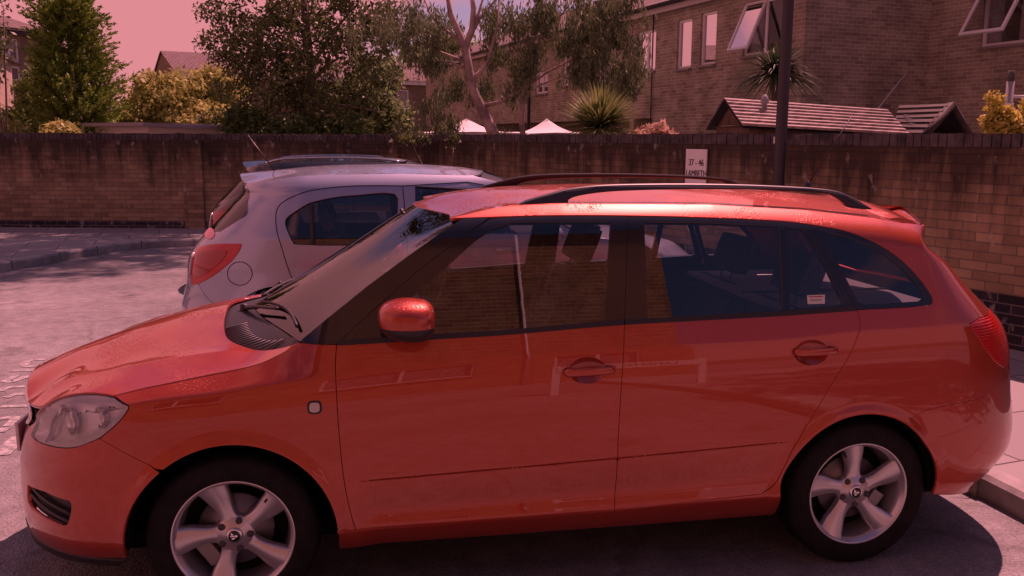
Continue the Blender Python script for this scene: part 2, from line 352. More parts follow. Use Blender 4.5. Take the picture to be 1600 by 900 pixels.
# ------------------------------------------------------------------ setting materials
def brickmat(name, c1, c2, mortar, soot=None, white=0., bump=.6, size=(.225, .075), dark=.25):
    m = mat(name, c1, .9, spec=.2); nt = m.node_tree; L = nt.links.new
    uv = node(nt, 'ShaderNodeUVMap'); br = node(nt, 'ShaderNodeTexBrick'); br.inputs['Scale'].default_value = 1; br.inputs['Brick Width'].default_value = size[0]; br.inputs['Row Height'].default_value = size[1]
    br.inputs['Mortar Size'].default_value = .006; br.inputs['Mortar Smooth'].default_value = .25; br.inputs['Bias'].default_value = -.1
    br.inputs['Color1'].default_value = (*c1, 1); br.inputs['Color2'].default_value = (*c2, 1); br.inputs['Mortar'].default_value = (*mortar, 1)
    L(uv.outputs[0], br.inputs[0])
    # a few burnt bricks
    br2 = node(nt, 'ShaderNodeTexBrick'); br2.inputs['Scale'].default_value = 1; br2.inputs['Brick Width'].default_value = size[0]; br2.inputs['Row Height'].default_value = size[1]; br2.inputs['Mortar Size'].default_value = 0; br2.inputs['Bias'].default_value = -.55
    br2.inputs['Color1'].default_value = (1, 1, 1, 1); br2.inputs['Color2'].default_value = (dark, dark*.95, dark*1.1, 1)
    mp_ = node(nt, 'ShaderNodeMapping'); mp_.inputs['Location'].default_value = (size[0]*40, size[1]*22, 0); L(uv.outputs[0], mp_.inputs[0]); L(mp_.outputs[0], br2.inputs[0])
    mu = node(nt, 'ShaderNodeMix', data_type='RGBA', blend_type='MULTIPLY'); mu.inputs[0].default_value = .75; L(br.outputs[0], mu.inputs[6]); L(br2.outputs[0], mu.inputs[7])
    n = node(nt, 'ShaderNodeTexNoise'); n.inputs['Scale'].default_value = 1.3; n.inputs['Detail'].default_value = 9; n.inputs['Roughness'].default_value = .65; L(uv.outputs[0], n.inputs[0])
    r = node(nt, 'ShaderNodeMapRange'); r.inputs[1].default_value = .3; r.inputs[2].default_value = .7; r.inputs[3].default_value = .62; r.inputs[4].default_value = 1.25; L(n.outputs[0], r.inputs[0])
    mv = node(nt, 'ShaderNodeMix', data_type='RGBA', blend_type='MULTIPLY'); mv.inputs[0].default_value = 1; L(mu.outputs[2], mv.inputs[6]); L(r.outputs[0], mv.inputs[7]); out = mv.outputs[2]
    if soot:   # weathering: black run-off streaks under the coping, with their own ragged shape
        sp_ = node(nt, 'ShaderNodeSeparateXYZ'); L(uv.outputs[0], sp_.inputs[0])
        n1 = node(nt, 'ShaderNodeTexNoise'); n1.inputs['Scale'].default_value = 1; n1.inputs['Detail'].default_value = 8; n1.inputs['Roughness'].default_value = .7
        m1 = node(nt, 'ShaderNodeMapping'); m1.inputs['Scale'].default_value = (4.2, .5, 1); L(uv.outputs[0], m1.inputs[0]); L(m1.outputs[0], n1.inputs[0])
        hz_ = node(nt, 'ShaderNodeMapRange'); hz_.inputs[1].default_value = soot[0]; hz_.inputs[2].default_value = soot[1]; hz_.inputs[3].default_value = -.24; hz_.inputs[4].default_value = .40; L(sp_.outputs[1], hz_.inputs[0])
        ad = node(nt, 'ShaderNodeMath', operation='ADD'); L(n1.outputs[0], ad.inputs[0]); L(hz_.outputs[0], ad.inputs[1])
        rr = node(nt, 'ShaderNodeMapRange'); rr.inputs[1].default_value = .42; rr.inputs[2].default_value = .78; L(ad.outputs[0], rr.inputs[0])
        ms = node(nt, 'ShaderNodeMix', data_type='RGBA'); ms.inputs[7].default_value = (.022, .018, .018, 1); mx2 = node(nt, 'ShaderNodeMath', operation='MULTIPLY'); mx2.inputs[1].default_value = .86; L(rr.outputs[0], mx2.inputs[0]); L(mx2.outputs[0], ms.inputs[0]); L(out, ms.inputs[6]); out = ms.outputs[2]
    if white:
        n3 = node(nt, 'ShaderNodeTexNoise'); n3.inputs['Scale'].default_value = 3.1; n3.inputs['Detail'].default_value = 7; n3.inputs['Roughness'].default_value = .62
        m3 = node(nt, 'ShaderNodeMapping'); m3.inputs['Location'].default_value = (7, 3, 0); m3.inputs['Scale'].default_value = (2.2, 1.3, 1); L(uv.outputs[0], m3.inputs[0]); L(m3.outputs[0], n3.inputs[0])
        r3 = node(nt, 'ShaderNodeMapRange'); r3.inputs[1].default_value = white; r3.inputs[2].default_value = white+.09; r3.inputs[4].default_value = .6; L(n3.outputs[0], r3.inputs[0])
        m4 = node(nt, 'ShaderNodeMix', data_type='RGBA'); m4.inputs[7].default_value = (.42, .40, .38, 1); L(r3.outputs[0], m4.inputs[0]); L(out, m4.inputs[6]); out = m4.outputs[2]
    L(out, bsdf(m).inputs['Base Color'])
    bp = node(nt, 'ShaderNodeBump'); bp.inputs['Strength'].default_value = bump; bp.inputs['Distance'].default_value = .008; bp.invert = True; L(br.outputs[1], bp.inputs['Height'])
    n5 = node(nt, 'ShaderNodeTexNoise'); n5.inputs['Scale'].default_value = 60; n5.inputs['Detail'].default_value = 4; L(uv.outputs[0], n5.inputs[0]); b2 = node(nt, 'ShaderNodeBump'); b2.inputs['Strength'].default_value = .3; b2.inputs['Distance'].default_value = .004; L(n5.outputs[0], b2.inputs['Height']); L(bp.outputs[0], b2.inputs['Normal']); L(b2.outputs[0], bsdf(m).inputs['Normal'])
    return m
wallbrick = brickmat('wall_brick', (.37, .27, .165), (.26, .185, .118), (.20, .16, .125), soot=(.55, 1.75), white=.605)
bluebrick = brickmat('engineering_brick', (.035, .033, .045), (.050, .045, .058), (.19, .17, .16), white=.56)
housebrick = brickmat('house_brick', (.36, .315, .235), (.27, .22, .16), (.52, .48, .42), dark=.26)
housebrick2 = brickmat('far_house_brick', (.27, .21, .14), (.23, .17, .11), (.25, .2, .16), dark=.6)
backbrick = brickmat('opposite_brick', (.34, .22, .11), (.25, .15, .07), (.5, .42, .33), dark=.5)
def tilemat(name, c1, c2, row=.25, wid=.2, mo=(.02, .018, .018), ms=.012):
    m = mat(name, c1, .85, spec=.3); nt = m.node_tree; L = nt.links.new; uv = node(nt, 'ShaderNodeUVMap'); br = node(nt, 'ShaderNodeTexBrick'); br.inputs['Scale'].default_value = 1; br.inputs['Brick Width'].default_value = wid; br.inputs['Row Height'].default_value = row
    br.inputs['Mortar Size'].default_value = ms; br.inputs['Mortar Smooth'].default_value = .4; br.inputs['Color1'].default_value = (*c1, 1); br.inputs['Color2'].default_value = (*c2, 1); br.inputs['Mortar'].default_value = (*mo, 1)
    L(uv.outputs[0], br.inputs[0]); L(br.outputs[0], bsdf(m).inputs['Base Color']); bp = node(nt, 'ShaderNodeBump'); bp.inputs['Distance'].default_value = .03; bp.invert = True; L(br.outputs[1], bp.inputs['Height']); L(bp.outputs[0], bsdf(m).inputs['Normal']); return m
tiles = tilemat('roof_tile', (.14, .10, .095), (.20, .14, .13))
white = mat('white_upvc', (.72, .72, .72), .35); wood = mat('dark_timber', (.10, .060, .040), .8); noisecol(wood, (.075, .045, .030), (.15, .095, .065), 6, 6, bump=.3, bscale=40, dist=.004)
whitepaint = mat('white_board', (.70, .69, .67), .6); curtain = mat('curtain', (.45, .44, .47), .9); noisecol(curtain, (.34, .33, .37), (.55, .54, .56), 9, 2)
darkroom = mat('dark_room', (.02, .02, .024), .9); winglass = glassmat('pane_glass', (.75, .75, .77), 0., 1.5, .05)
metalg = mat('grey_post_metal', (.045, .042, .047), .5, .3); pipe = mat('pipe_grey', (.28, .28, .29), .6); cable = mat('cable_white', (.40, .38, .36), .6)

# ------------------------------------------------------------------ ground
asph = mat('asphalt', (.1, .1, .1), .85, spec=.25); nt = asph.node_tree; Lk = nt.links.new
tcg = node(nt, 'ShaderNodeTexCoord')
def nz_(s, d=8, r=.6, ms=None):
    n = node(nt, 'ShaderNodeTexNoise'); n.inputs['Scale'].default_value = s; n.inputs['Detail'].default_value = d; n.inputs['Roughness'].default_value = r
    if ms: k = node(nt, 'ShaderNodeMapping'); k.inputs['Scale'].default_value = ms; Lk(tcg.outputs['Object'], k.inputs[0]); Lk(k.outputs[0], n.inputs[0])
    else: Lk(tcg.outputs['Object'], n.inputs[0])
    return n
nA = nz_(.55, 9, .62); nB = nz_(70, 5, .7); nC = nz_(9, 6, .6); vor = node(nt, 'ShaderNodeTexVoronoi'); vor.inputs['Scale'].default_value = 110; Lk(tcg.outputs['Object'], vor.inputs[0])
rA = node(nt, 'ShaderNodeValToRGB'); e = rA.color_ramp.elements; e[0].position = .32; e[0].color = (.145, .142, .145, 1); e[1].position = .66; e[1].color = (.27, .263, .262, 1); Lk(nA.outputs[0], rA.inputs[0])
rB = node(nt, 'ShaderNodeMapRange'); rB.inputs[1].default_value = .3; rB.inputs[2].default_value = .7; rB.inputs[3].default_value = .55; rB.inputs[4].default_value = 1.4; Lk(nB.outputs[0], rB.inputs[0])
rC = node(nt, 'ShaderNodeMapRange'); rC.inputs[1].default_value = .3; rC.inputs[2].default_value = .7; rC.inputs[3].default_value = .75; rC.inputs[4].default_value = 1.2; Lk(nC.outputs[0], rC.inputs[0])
mA = node(nt, 'ShaderNodeMix', data_type='RGBA', blend_type='MULTIPLY'); mA.inputs[0].default_value = 1; Lk(rA.outputs[0], mA.inputs[6]); Lk(rB.outputs[0], mA.inputs[7])
mB_ = node(nt, 'ShaderNodeMix', data_type='RGBA', blend_type='MULTIPLY'); mB_.inputs[0].default_value = 1; Lk(mA.outputs[2], mB_.inputs[6]); Lk(rC.outputs[0], mB_.inputs[7]); 
# oil drips, patches and fine cracks
nO = nz_(1.9, 5, .55); rO = node(nt, 'ShaderNodeMapRange'); rO.inputs[1].default_value = .60; rO.inputs[2].default_value = .70; rO.inputs[3].default_value = 1; rO.inputs[4].default_value = .62; Lk(nO.outputs[0], rO.inputs[0])
vc = node(nt, 'ShaderNodeTexVoronoi', feature='DISTANCE_TO_EDGE'); vc.inputs['Scale'].default_value = .55; nW = nz_(3, 6, .7); mw = node(nt, 'ShaderNodeMix', data_type='RGBA'); mw.inputs[0].default_value = .22; Lk(tcg.outputs['Object'], mw.inputs[6]); Lk(nW.outputs[1], mw.inputs[7]); Lk(mw.outputs[2], vc.inputs[0])
rV = node(nt, 'ShaderNodeMapRange'); rV.inputs[1].default_value = .0; rV.inputs[2].default_value = .008; rV.inputs[3].default_value = .74; rV.inputs[4].default_value = 1; Lk(vc.outputs[0], rV.inputs[0])
mO = node(nt, 'ShaderNodeMath', operation='MULTIPLY'); Lk(rO.outputs[0], mO.inputs[0]); Lk(rV.outputs[0], mO.inputs[1])
mQ = node(nt, 'ShaderNodeMix', data_type='RGBA', blend_type='MULTIPLY'); mQ.inputs[0].default_value = 1; Lk(mB_.outputs[2], mQ.inputs[6]); Lk(mO.outputs[0], mQ.inputs[7]); Lk(mQ.outputs[2], bsdf(asph).inputs['Base Color'])
bpA = node(nt, 'ShaderNodeBump'); bpA.inputs['Strength'].default_value = .7; bpA.inputs['Distance'].default_value = .006; Lk(vor.outputs[0], bpA.inputs['Height']); bpB = node(nt, 'ShaderNodeBump'); bpB.inputs['Strength'].default_value = .5; bpB.inputs['Distance'].default_value = .012; Lk(nC.outputs[0], bpB.inputs['Height']); Lk(bpA.outputs[0], bpB.inputs['Normal']); Lk(bpB.outputs[0], bsdf(asph).inputs['Normal'])
def flat(name, poly, z, m, kind='structure'):
    me = bpy.data.meshes.new(name); me.from_pydata([(x, y, z) for x, y in poly], [], [tuple(range(len(poly)))]); me.update()
    if me.polygons[0].normal.z < 0: me.flip_normals()
    ul = me.uv_layers.new(name='UVMap'); 
    for lp in me.loops: v = me.vertices[lp.vertex_index].co; ul.data[lp.index].uv = (v.x, v.y)
    o = link(name, me, None, m); 
    if kind: o['kind'] = kind
    return o
flat('ground', [(-900, -900), (900, -900), (900, 900), (-900, 900)], -.004, mat('garden_ground', (.10, .09, .06), .95))
flat('car_park', [(-30, -30), (30, -30), (30, 12.6), (-30, 20)], 0, asph)
slab = tilemat('paving', (.25, .24, .235), (.31, .30, .29), .6, .9, (.10, .095, .09), .007); kerbm = mat('kerb_stone', (.26, .25, .24), .85); noisecol(kerbm, (.22, .21, .20), (.40, .385, .37), 5, 8, bump=.4, bscale=60, dist=.004)
# kerb line: along the head of the bays, round to the wall side, and away to the left
kl = [(3.50, -9), (3.46, -3.), (3.37, .31), (3.33, .74), (3.36, 3.0), (3.30, 6.0), (2.75, 8.2), (1.9, 10.6), (1.2, 11.35), (-.3, 11.45), (-2.0, 11.45), (-2.55, 11.35), (-3.05, 10.9), (-3.45, 10.0), (-3.95, 8.95), (-4.7, 8.0), (-6.2, 7.0), (-9, 6.2), (-30, 5.0)]
KZ = .115
inner = []
def offs(pl, d):
    P = np.array(pl, float); t = np.gradient(P, axis=0); t /= np.linalg.norm(t, axis=1, keepdims=True); return P+np.stack([t[:, 1], -t[:, 0]], 1)*d
kl_s = catmull(np.array(kl), 5); ki = offs(kl_s, .125)
mb = MB(); step_ = 0; seg0 = 0
P0 = resample(kl_s[kl_s[:, 0] > -14], .05, False); Q0 = offs(P0, .125)
acc = 0
for i in range(len(P0)-1):
    d = np.linalg.norm(P0[i+1]-P0[i]); gapk = False
    if gapk: continue
    a, b, c, e_ = P0[i], P0[i+1], Q0[i+1], Q0[i]; r = (a*.82+e_*.18), (b*.82+c*.18)
    V = [(a[0], a[1], -.01), (b[0], b[1], -.01), (b[0], b[1], KZ-.022), (a[0], a[1], KZ-.022), (r[0][0], r[0][1], KZ), (r[1][0], r[1][1], KZ), (c[0], c[1], KZ), (e_[0], e_[1], KZ)]
    mb.add(V, [(0, 1, 2, 3), (3, 2, 5, 4), (4, 5, 6, 7)])
for i in range(0, len(P0)-1, 18):   # joints between the kerb stones
    a, e_ = P0[i], Q0[i]; t_ = (P0[i+1]-P0[i])/np.linalg.norm(P0[i+1]-P0[i]); 
k_ = mb.build('kerb', kerbm, fix=False)
mb = MB()
for i in range(6, len(P0)-1, 18):
    a, e_ = P0[i], Q0[i]; t_ = (P0[i+1]-P0[i])/np.linalg.norm(P0[i+1]-P0[i]); n_ = (a-e_)/np.linalg.norm(a-e_)
    c = (a+e_)/2+n_*.0015; mb.box((c[0], c[1], KZ/2), (np.linalg.norm(a-e_)/2, .004, KZ/2+.001), rz=math.atan2(n_[1], n_[0]))
kj = mb.build('kerb_joint', mat('joint_dirt', (.04, .036, .034), .95), k_); k_['kind'] = 'structure'
WC = np.array((1.9, 12.4)); WL = np.array((-16.0, 15.85)); WR = np.array((7.6, -3.3))
pv = [tuple(p) for p in ki]+[(-30, 20), tuple(WL), tuple(WC), tuple(WR), (9, -9)]
v2, f2 = cdt_fill(np.array(pv), .9); me = bpy.data.meshes.new('pavement'); me.from_pydata([(x, y, KZ-.004) for x, y in v2], [], f2); me.update()
if me.polygons[0].normal.z < 0: me.flip_normals()
ul = me.uv_layers.new(name='UVMap'); ca_, sa_ = math.cos(-.19), math.sin(-.19)
for lp in me.loops: v = me.vertices[lp.vertex_index].co; ul.data[lp.index].uv = (v.x*ca_-v.y*sa_+.3, v.x*sa_+v.y*ca_)
pvo = link('pavement', me, None, slab); pvo['kind'] = 'structure'
# worn white lettering and bay lines
worn = mat('worn_road_paint', (.6, .6, .6), .8); nt = worn.node_tree; t_ = node(nt, 'ShaderNodeTexCoord'); n_ = node(nt, 'ShaderNodeTexNoise'); n_.inputs['Scale'].default_value = 22; n_.inputs['Detail'].default_value = 6; n_.inputs['Roughness'].default_value = .75
r_ = node(nt, 'ShaderNodeValToRGB'); r_.color_ramp.elements[0].position = .42; r_.color_ramp.elements[0].color = (.19, .185, .18, 1); r_.color_ramp.elements[1].position = .60; r_.color_ramp.elements[1].color = (.42, .41, .40, 1)
nt.links.new(t_.outputs['Object'], n_.inputs[0]); nt.links.new(n_.outputs[0], r_.inputs[0]); nt.links.new(r_.outputs[0], bsdf(worn).inputs['Base Color'])
strokes = [([(38, 572), (42, 566), (52, 563), (72, 562)], 5), ([(38, 572), (45, 573), (72, 571)], 5), ([(18, 580), (62, 579)], 5), ([(5, 595), (18, 597), (30, 593), (38, 590), (58, 588)], 6), ([(12, 594), (28, 586)], 5),
           ([(0, 612), (14, 606), (58, 603)], 6), ([(8, 622), (30, 616), (56, 617)], 6), ([(0, 636), (52, 634)], 7), ([(0, 655), (24, 653), (10, 668)], 8), ([(0, 676), (12, 667)], 8), ([(0, 712), (33, 682)], 16)]
mb = MB()
for pts, w in strokes:
    c = catmull(np.array([atz(*p)[:2] for p in pts]), 5) if len(pts) > 2 else np.array([atz(*p)[:2] for p in pts]); wd = .028 if w < 12 else .05
    a = offs(c, wd/1.); b = offs(c, -wd)
    mb.add([(x, y, .004) for x, y in a]+[(x, y, .004) for x, y in b], [(i, i+1, len(a)+i+1, len(a)+i) for i in range(len(a)-1)])
mk_ = mb.build('road_marking', worn); mk_['kind'] = 'structure'
# grass
gv = []; gp = np.array([(-5.3, 13.0), (-10.5, 13.9), (-10.5, 12.6), (-6.2, 12.2), (-5.3, 12.75)])
gl_ = mat('grass_blades', (.07, .13, .03), .9)
pts = rng.uniform((-10.5, 12.1), (-5.2, 14), (26000, 2)); pts = pts[inside(gp, pts)]
n = len(pts); an = rng.uniform(0, 6.28, n); h = rng.uniform(.03, .09, n); ln = rng.normal(0, .02, (n, 2)); w = .006
V = np.zeros((n, 3, 3)); V[:, 0, :2] = pts+np.stack([np.cos(an), np.sin(an)], 1)*w; V[:, 1, :2] = pts-np.stack([np.cos(an), np.sin(an)], 1)*w; V[:, 0:2, 2] = KZ-.01; V[:, 2, :2] = pts+ln; V[:, 2, 2] = KZ+h
o = link('grass', fastmesh('grass', V, 3), None, gl_); tag(o, 'short patch of grass at the foot of the brick wall', 'grass', kind='stuff')

# ------------------------------------------------------------------ boundary walls
def wallrun(mb, A, B, z0, z1, th, u0=0., back=True):
    """brick wall as a slab, UV in metres"""
    A, B = np.array(A), np.array(B); L = np.linalg.norm(B-A); d = (B-A)/L; n = np.array([d[1], -d[0]])   # front normal is to the right of A->B
    a, b = A, B; c, e_ = B-n*th, A-n*th
    def q(p, r, s_, t, ua, ub, va, vb): mb.add([p, r, s_, t], [(0, 1, 2, 3)], uv=[[(ua, va), (ub, va), (ub, vb), (ua, vb)]])
    q((*a, z0), (*b, z0), (*b, z1), (*a, z1), u0, u0+L, z0, z1)
    if back: q((*c, z0), (*e_, z0), (*e_, z1), (*c, z1), u0, u0+L, z0, z1)
    q((*b, z0), (*c, z0), (*c, z1), (*b, z1), 0, th, z0, z1); q((*e_, z0), (*a, z0), (*a, z1), (*e_, z1), 0, th, z0, z1)
    q((*a, z1), (*b, z1), (*c, z1), (*e_, z1), u0, u0+L, 0, th)
def soldier(mb, A, B, z0, h, w, over):
    """brick-on-edge coping, slightly uneven"""
    A, B = np.array(A), np.array(B); L = np.linalg.norm(B-A); d = (B-A)/L; n = np.array([d[1], -d[0]]); ang = math.atan2(d[1], d[0]); k = int(L/.075)
    for i in range(k):
        c = A+d*(i+.5)*L/k-n*(w/2-over); hh = h*(1+rng.normal(0, .04)); mb.box((c[0]+rng.normal(0, .002), c[1]+rng.normal(0, .002), z0+hh/2+.001), (.0335, w/2, hh/2), rz=ang)
cope = mat('coping_brick', (.06, .055, .058), .9); noisecol(cope, (.030, .027, .030), (.105, .092, .090), 7, 8, bump=.4, bscale=50, dist=.004)
HW = 1.63
for nm, A, B, lab, zb in (('brick_wall', WL, WC, 'brown stained brick wall behind the grass and pavement, left of the silver hatchback', .24), ('brick_wall', WC, WR, 'brown stained brick wall with black coping behind the orange car, carrying the white number sign', .52)):
    w_ = empty(nm, (*((A+B)/2), 0), lab, 'wall'); 
    mb = MB(); wallrun(mb, A, B, zb, HW, .22); mb.build('brickwork', wallbrick, w_, fix=True)
    mb = MB(); wallrun(mb, A, B, 0, zb, .22); mb.build('blue_brick_base', bluebrick, w_)
    mb = MB(); soldier(mb, A, B, HW, .105, .24, .01); mb.build('coping', cope, w_)
    if nm and zb < .3:
        d = (B-A)/np.linalg.norm(B-A)
        for uu in (305, 694):
            ang = YAW+math.atan((uu-800)/FPX); t = None
            # meet the sight line with the wall line
            M2 = np.array([[math.sin(ang), -d[0]], [math.cos(ang), -d[1]]]); s_ = np.linalg.solve(M2, A-CP[:2]); p = A+d*s_[1]; nn = np.array([d[1], -d[0]])
            if uu > 600: p = p-d*.25
            m2 = MB(); m2.box((p[0]+nn[0]*.02, p[1]+nn[1]*.02, HW/2), (.17, .035, HW/2-.001), rz=math.atan2(d[1], d[0])); m2.build('brick_pier', wallbrick, w_)
# white lime runs on the dark base at the right
runs = mat('lime_stain', (.45, .43, .42), .95)
mb = MB(); d = (WR-WC)/np.linalg.norm(WR-WC); nn = np.array([d[1], -d[0]])
for i in range(46):
    s_ = 10.3+i*.052+rng.normal(0, .02); p = WC+d*s_+nn*.004; top = .60+rng.normal(0, .03); hh = rng.uniform(.05, .38); w = rng.uniform(.006, .022)
    pts = [(top-hh*t, w*(1-t**2)*(.7+.5*rng.random())) for t in np.linspace(0, 1, 7)]
    V = [(p[0]+d[0]*b, p[1]+d[1]*b, a) for a, b in pts]+[(p[0]-d[0]*b, p[1]-d[1]*b, a) for a, b in pts]
    mb.add(V, [(k, k+1, 7+k+1, 7+k) for k in range(6)])
mb.build('lime_streak', runs, bpy.data.objects['brick_wall.001'])

# ------------------------------------------------------------------ sign, lamp post
def on_wall(u, v, A=WC, B=WR, off=0.):
    d = (B-A)/np.linalg.norm(B-A); nn = np.array([d[1], -d[0]]); r = ray(u, v); A2 = A+nn*off
    M2 = np.array([[r[0], -d[0]], [r[1], -d[1]]]); s_ = np.linalg.solve(M2, A2-CP[:2]); return CP+r*s_[0], d, nn
p, d, nn = on_wall(1088, 256, off=.03)
sg_ = empty('number_sign', (p[0], p[1], 1.2), 'white rectangular sign reading 37-46 LAMBETH fixed to the brick wall', 'sign')
ang = math.atan2(d[1], d[0]); ztop = on_wall(1088, 233, off=.03)[0][2]; hw_ = .165
mb = MB(); mb.box((p[0], p[1], ztop-.26), (hw_, .008, .26), rz=ang, bev=.003); mb.build('sign_plate', mat('sign_white', (.78, .78, .76), .4), sg_)
def text(s_, size, loc, rot, m, name, par, ext=.001, align='CENTER', sx=1.):
    cu = bpy.data.curves.new(name, 'FONT'); cu.body = s_; cu.size = size; cu.extrude = ext; cu.align_x = align; cu.align_y = 'CENTER'; ob = bpy.data.objects.new(name, cu); COL.objects.link(ob)
    bpy.context.view_layer.update(); me = bpy.data.meshes.new_from_object(ob); bpy.data.objects.remove(ob); me.transform(Matrix.Diagonal((sx, 1, 1, 1))); me.transform(Matrix.Translation(loc)@rot.to_4x4()); me.name = name
    return link(name, me, par, m)
ink = mat('black_ink', (.02, .02, .03), .6)
rotS = Matrix.Rotation(ang, 3, 'Z')@Matrix.Rotation(math.pi/2, 3, 'X')
for t_, vv, sz, sx in (('37 - 46', 254.5, .098, .86), ('LAMBETH', 271.5, .098, .78)):
    q, _, _ = on_wall(1087.5, vv, off=.042); text(t_, sz, q, rotS, ink, 'sign_lettering', sg_, .001, sx=sx)
pb = atd(1214, 560, 7.9); 
A_ = np.array(atd(1216.5, 285, 8.2)); B_ = np.array(atd(1226, 30, 8.2)); lx, ly = A_[0], A_[1]
lp = empty('lamp_post', (lx, ly, 0), 'dark grey steel lamp post standing in front of the brick wall', 'lamp post')
mb = MB(); mb.lathe([(.075, 0), (.075, 1.1), (.070, 1.12), (.052, 1.2), (.050, 3.6), (.040, 5.0), (.04, 5.6)], (lx, ly, .10), (0, 0, 1), 20); mb.build('post', metalg, lp)
mb = MB(); q = atd(1211, 219, 8.15); mb.box(q, (.012, .008, .03), bev=.002); mb.build('tag_plate', whitepaint, lp)
mb = MB(); mb.tube([(lx, ly, 5.6), (lx-.1, ly-.1, 5.9), (lx-.5, ly-.4, 6.0)], .03, 8); mb.box((lx-.7, ly-.55, 6.0), (.28, .10, .05), rz=.66, bev=.03); mb.build('lantern', metalg, lp)
# ------------------------------------------------------------------ buildings
def facade(mb, O, d, L, z0, z1, holes, n, depth=.10, u0=0.):
    """wall sheet with real openings and reveals; O 2D origin, d 2D direction, n 2D outward normal; holes (x0,x1,za,zb)"""
    O = np.array(O, float); d = np.array(d, float); n = np.array(n, float)
    xs = sorted({0., L, *[h[0] for h in holes], *[h[1] for h in holes]}); zs = sorted({z0, z1, *[h[2] for h in holes], *[h[3] for h in holes]})
    xs = [x for x in xs if 0 <= x <= L]; P = lambda x, z, k=0.: (*(O+d*x-n*k), z)
    for i in range(len(xs)-1):
        for j in range(len(zs)-1):
            cx, cz = (xs[i]+xs[i+1])/2, (zs[j]+zs[j+1])/2
            if any(h[0] < cx < h[1] and h[2] < cz < h[3] for h in holes): continue
            mb.add([P(xs[i], zs[j]), P(xs[i+1], zs[j]), P(xs[i+1], zs[j+1]), P(xs[i], zs[j+1])], [(0, 1, 2, 3)], uv=[[(u0+xs[i], zs[j]), (u0+xs[i+1], zs[j]), (u0+xs[i+1], zs[j+1]), (u0+xs[i], zs[j+1])]])
    for a, b, za, zb in holes:
        for p, q in (((a, za), (b, za)), ((b, za), (b, zb)), ((b, zb), (a, zb)), ((a, zb), (a, za))):
            mb.add([P(*p), P(*q), P(*q, depth), P(*p, depth)], [(0, 1, 2, 3)], uv=[[(p[0], p[1]), (q[0], q[1]), (q[0]+.1, q[1]+.1), (p[0]+.1, p[1]+.1)]])
def window(par, O, d, n, h, mull=1, openp=None, depth=.08, fw=.055, curt=True, dark=False):
    """white casement in opening h; parts: window (frame) > pane, curtain"""
    O = np.array(O, float); d = np.array(d, float); n = np.array(n, float); a, b, za, zb = h; ang = math.atan2(d[1], d[0])
    def W(x, z, k): return (*(O+d*x-n*k), z)
    mb = MB(); cx, cz = (a+b)/2, (za+zb)/2
    def bar(x0, x1, z0, z1, k=depth): mb.box(W((x0+x1)/2, (z0+z1)/2, k), ((x1-x0)/2, .028, (z1-z0)/2), rz=ang)
    bar(a, a+fw, za, zb); bar(b-fw, b, za, zb); bar(a+fw, b-fw, za, za+fw); bar(a+fw, b-fw, zb-fw, zb)
    for k in range(1, mull+1): x = a+(b-a)*k/(mull+1); bar(x-fw*.6, x+fw*.6, za+fw, zb-fw)
    if openp: pass
    w = mb.build('window', white, par)
    m2 = MB(); m2.box(W(cx, za-.03, -.02), ((b-a)/2+.03, .06, .025), rz=ang); m2.build('sill', mat('sill_grey', (.25, .22, .21), .8), w)
    m2 = MB(); m2.add([W(a+fw, za+fw, depth), W(b-fw, za+fw, depth), W(b-fw, zb-fw, depth), W(a+fw, zb-fw, depth)], [(0, 1, 2, 3)]); m2.build('pane', winglass, w)
    if curt:
        K = 40; cov = ((a, a+(b-a)*.30), (b-(b-a)*.30, b)) if curt == 'sides' else ((a, b),)
        for x0, x1 in cov:
            m2 = MB(); V = []
            for i in range(K+1): x = x0+(x1-x0)*i/K; kk = depth+.12+.02*math.sin(i*1.9); V += [W(x, za, kk), W(x, zb, kk)]
            m2.add(V, [(2*i, 2*i+2, 2*i+3, 2*i+1) for i in range(K)], True); m2.build('curtain', curtain, w)
    m2 = MB(); m2.box(W(cx, cz, depth+.65), ((b-a)/2+.15, .45, (zb-za)/2+.15), rz=ang); 
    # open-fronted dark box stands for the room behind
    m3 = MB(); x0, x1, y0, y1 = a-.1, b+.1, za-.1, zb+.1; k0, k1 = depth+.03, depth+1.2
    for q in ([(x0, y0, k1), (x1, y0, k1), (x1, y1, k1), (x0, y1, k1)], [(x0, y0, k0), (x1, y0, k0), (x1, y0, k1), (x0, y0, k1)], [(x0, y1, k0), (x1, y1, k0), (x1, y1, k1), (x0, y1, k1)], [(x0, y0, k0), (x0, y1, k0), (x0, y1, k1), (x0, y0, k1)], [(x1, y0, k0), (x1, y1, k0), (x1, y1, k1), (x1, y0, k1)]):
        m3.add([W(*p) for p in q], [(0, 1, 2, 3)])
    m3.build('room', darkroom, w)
    return w
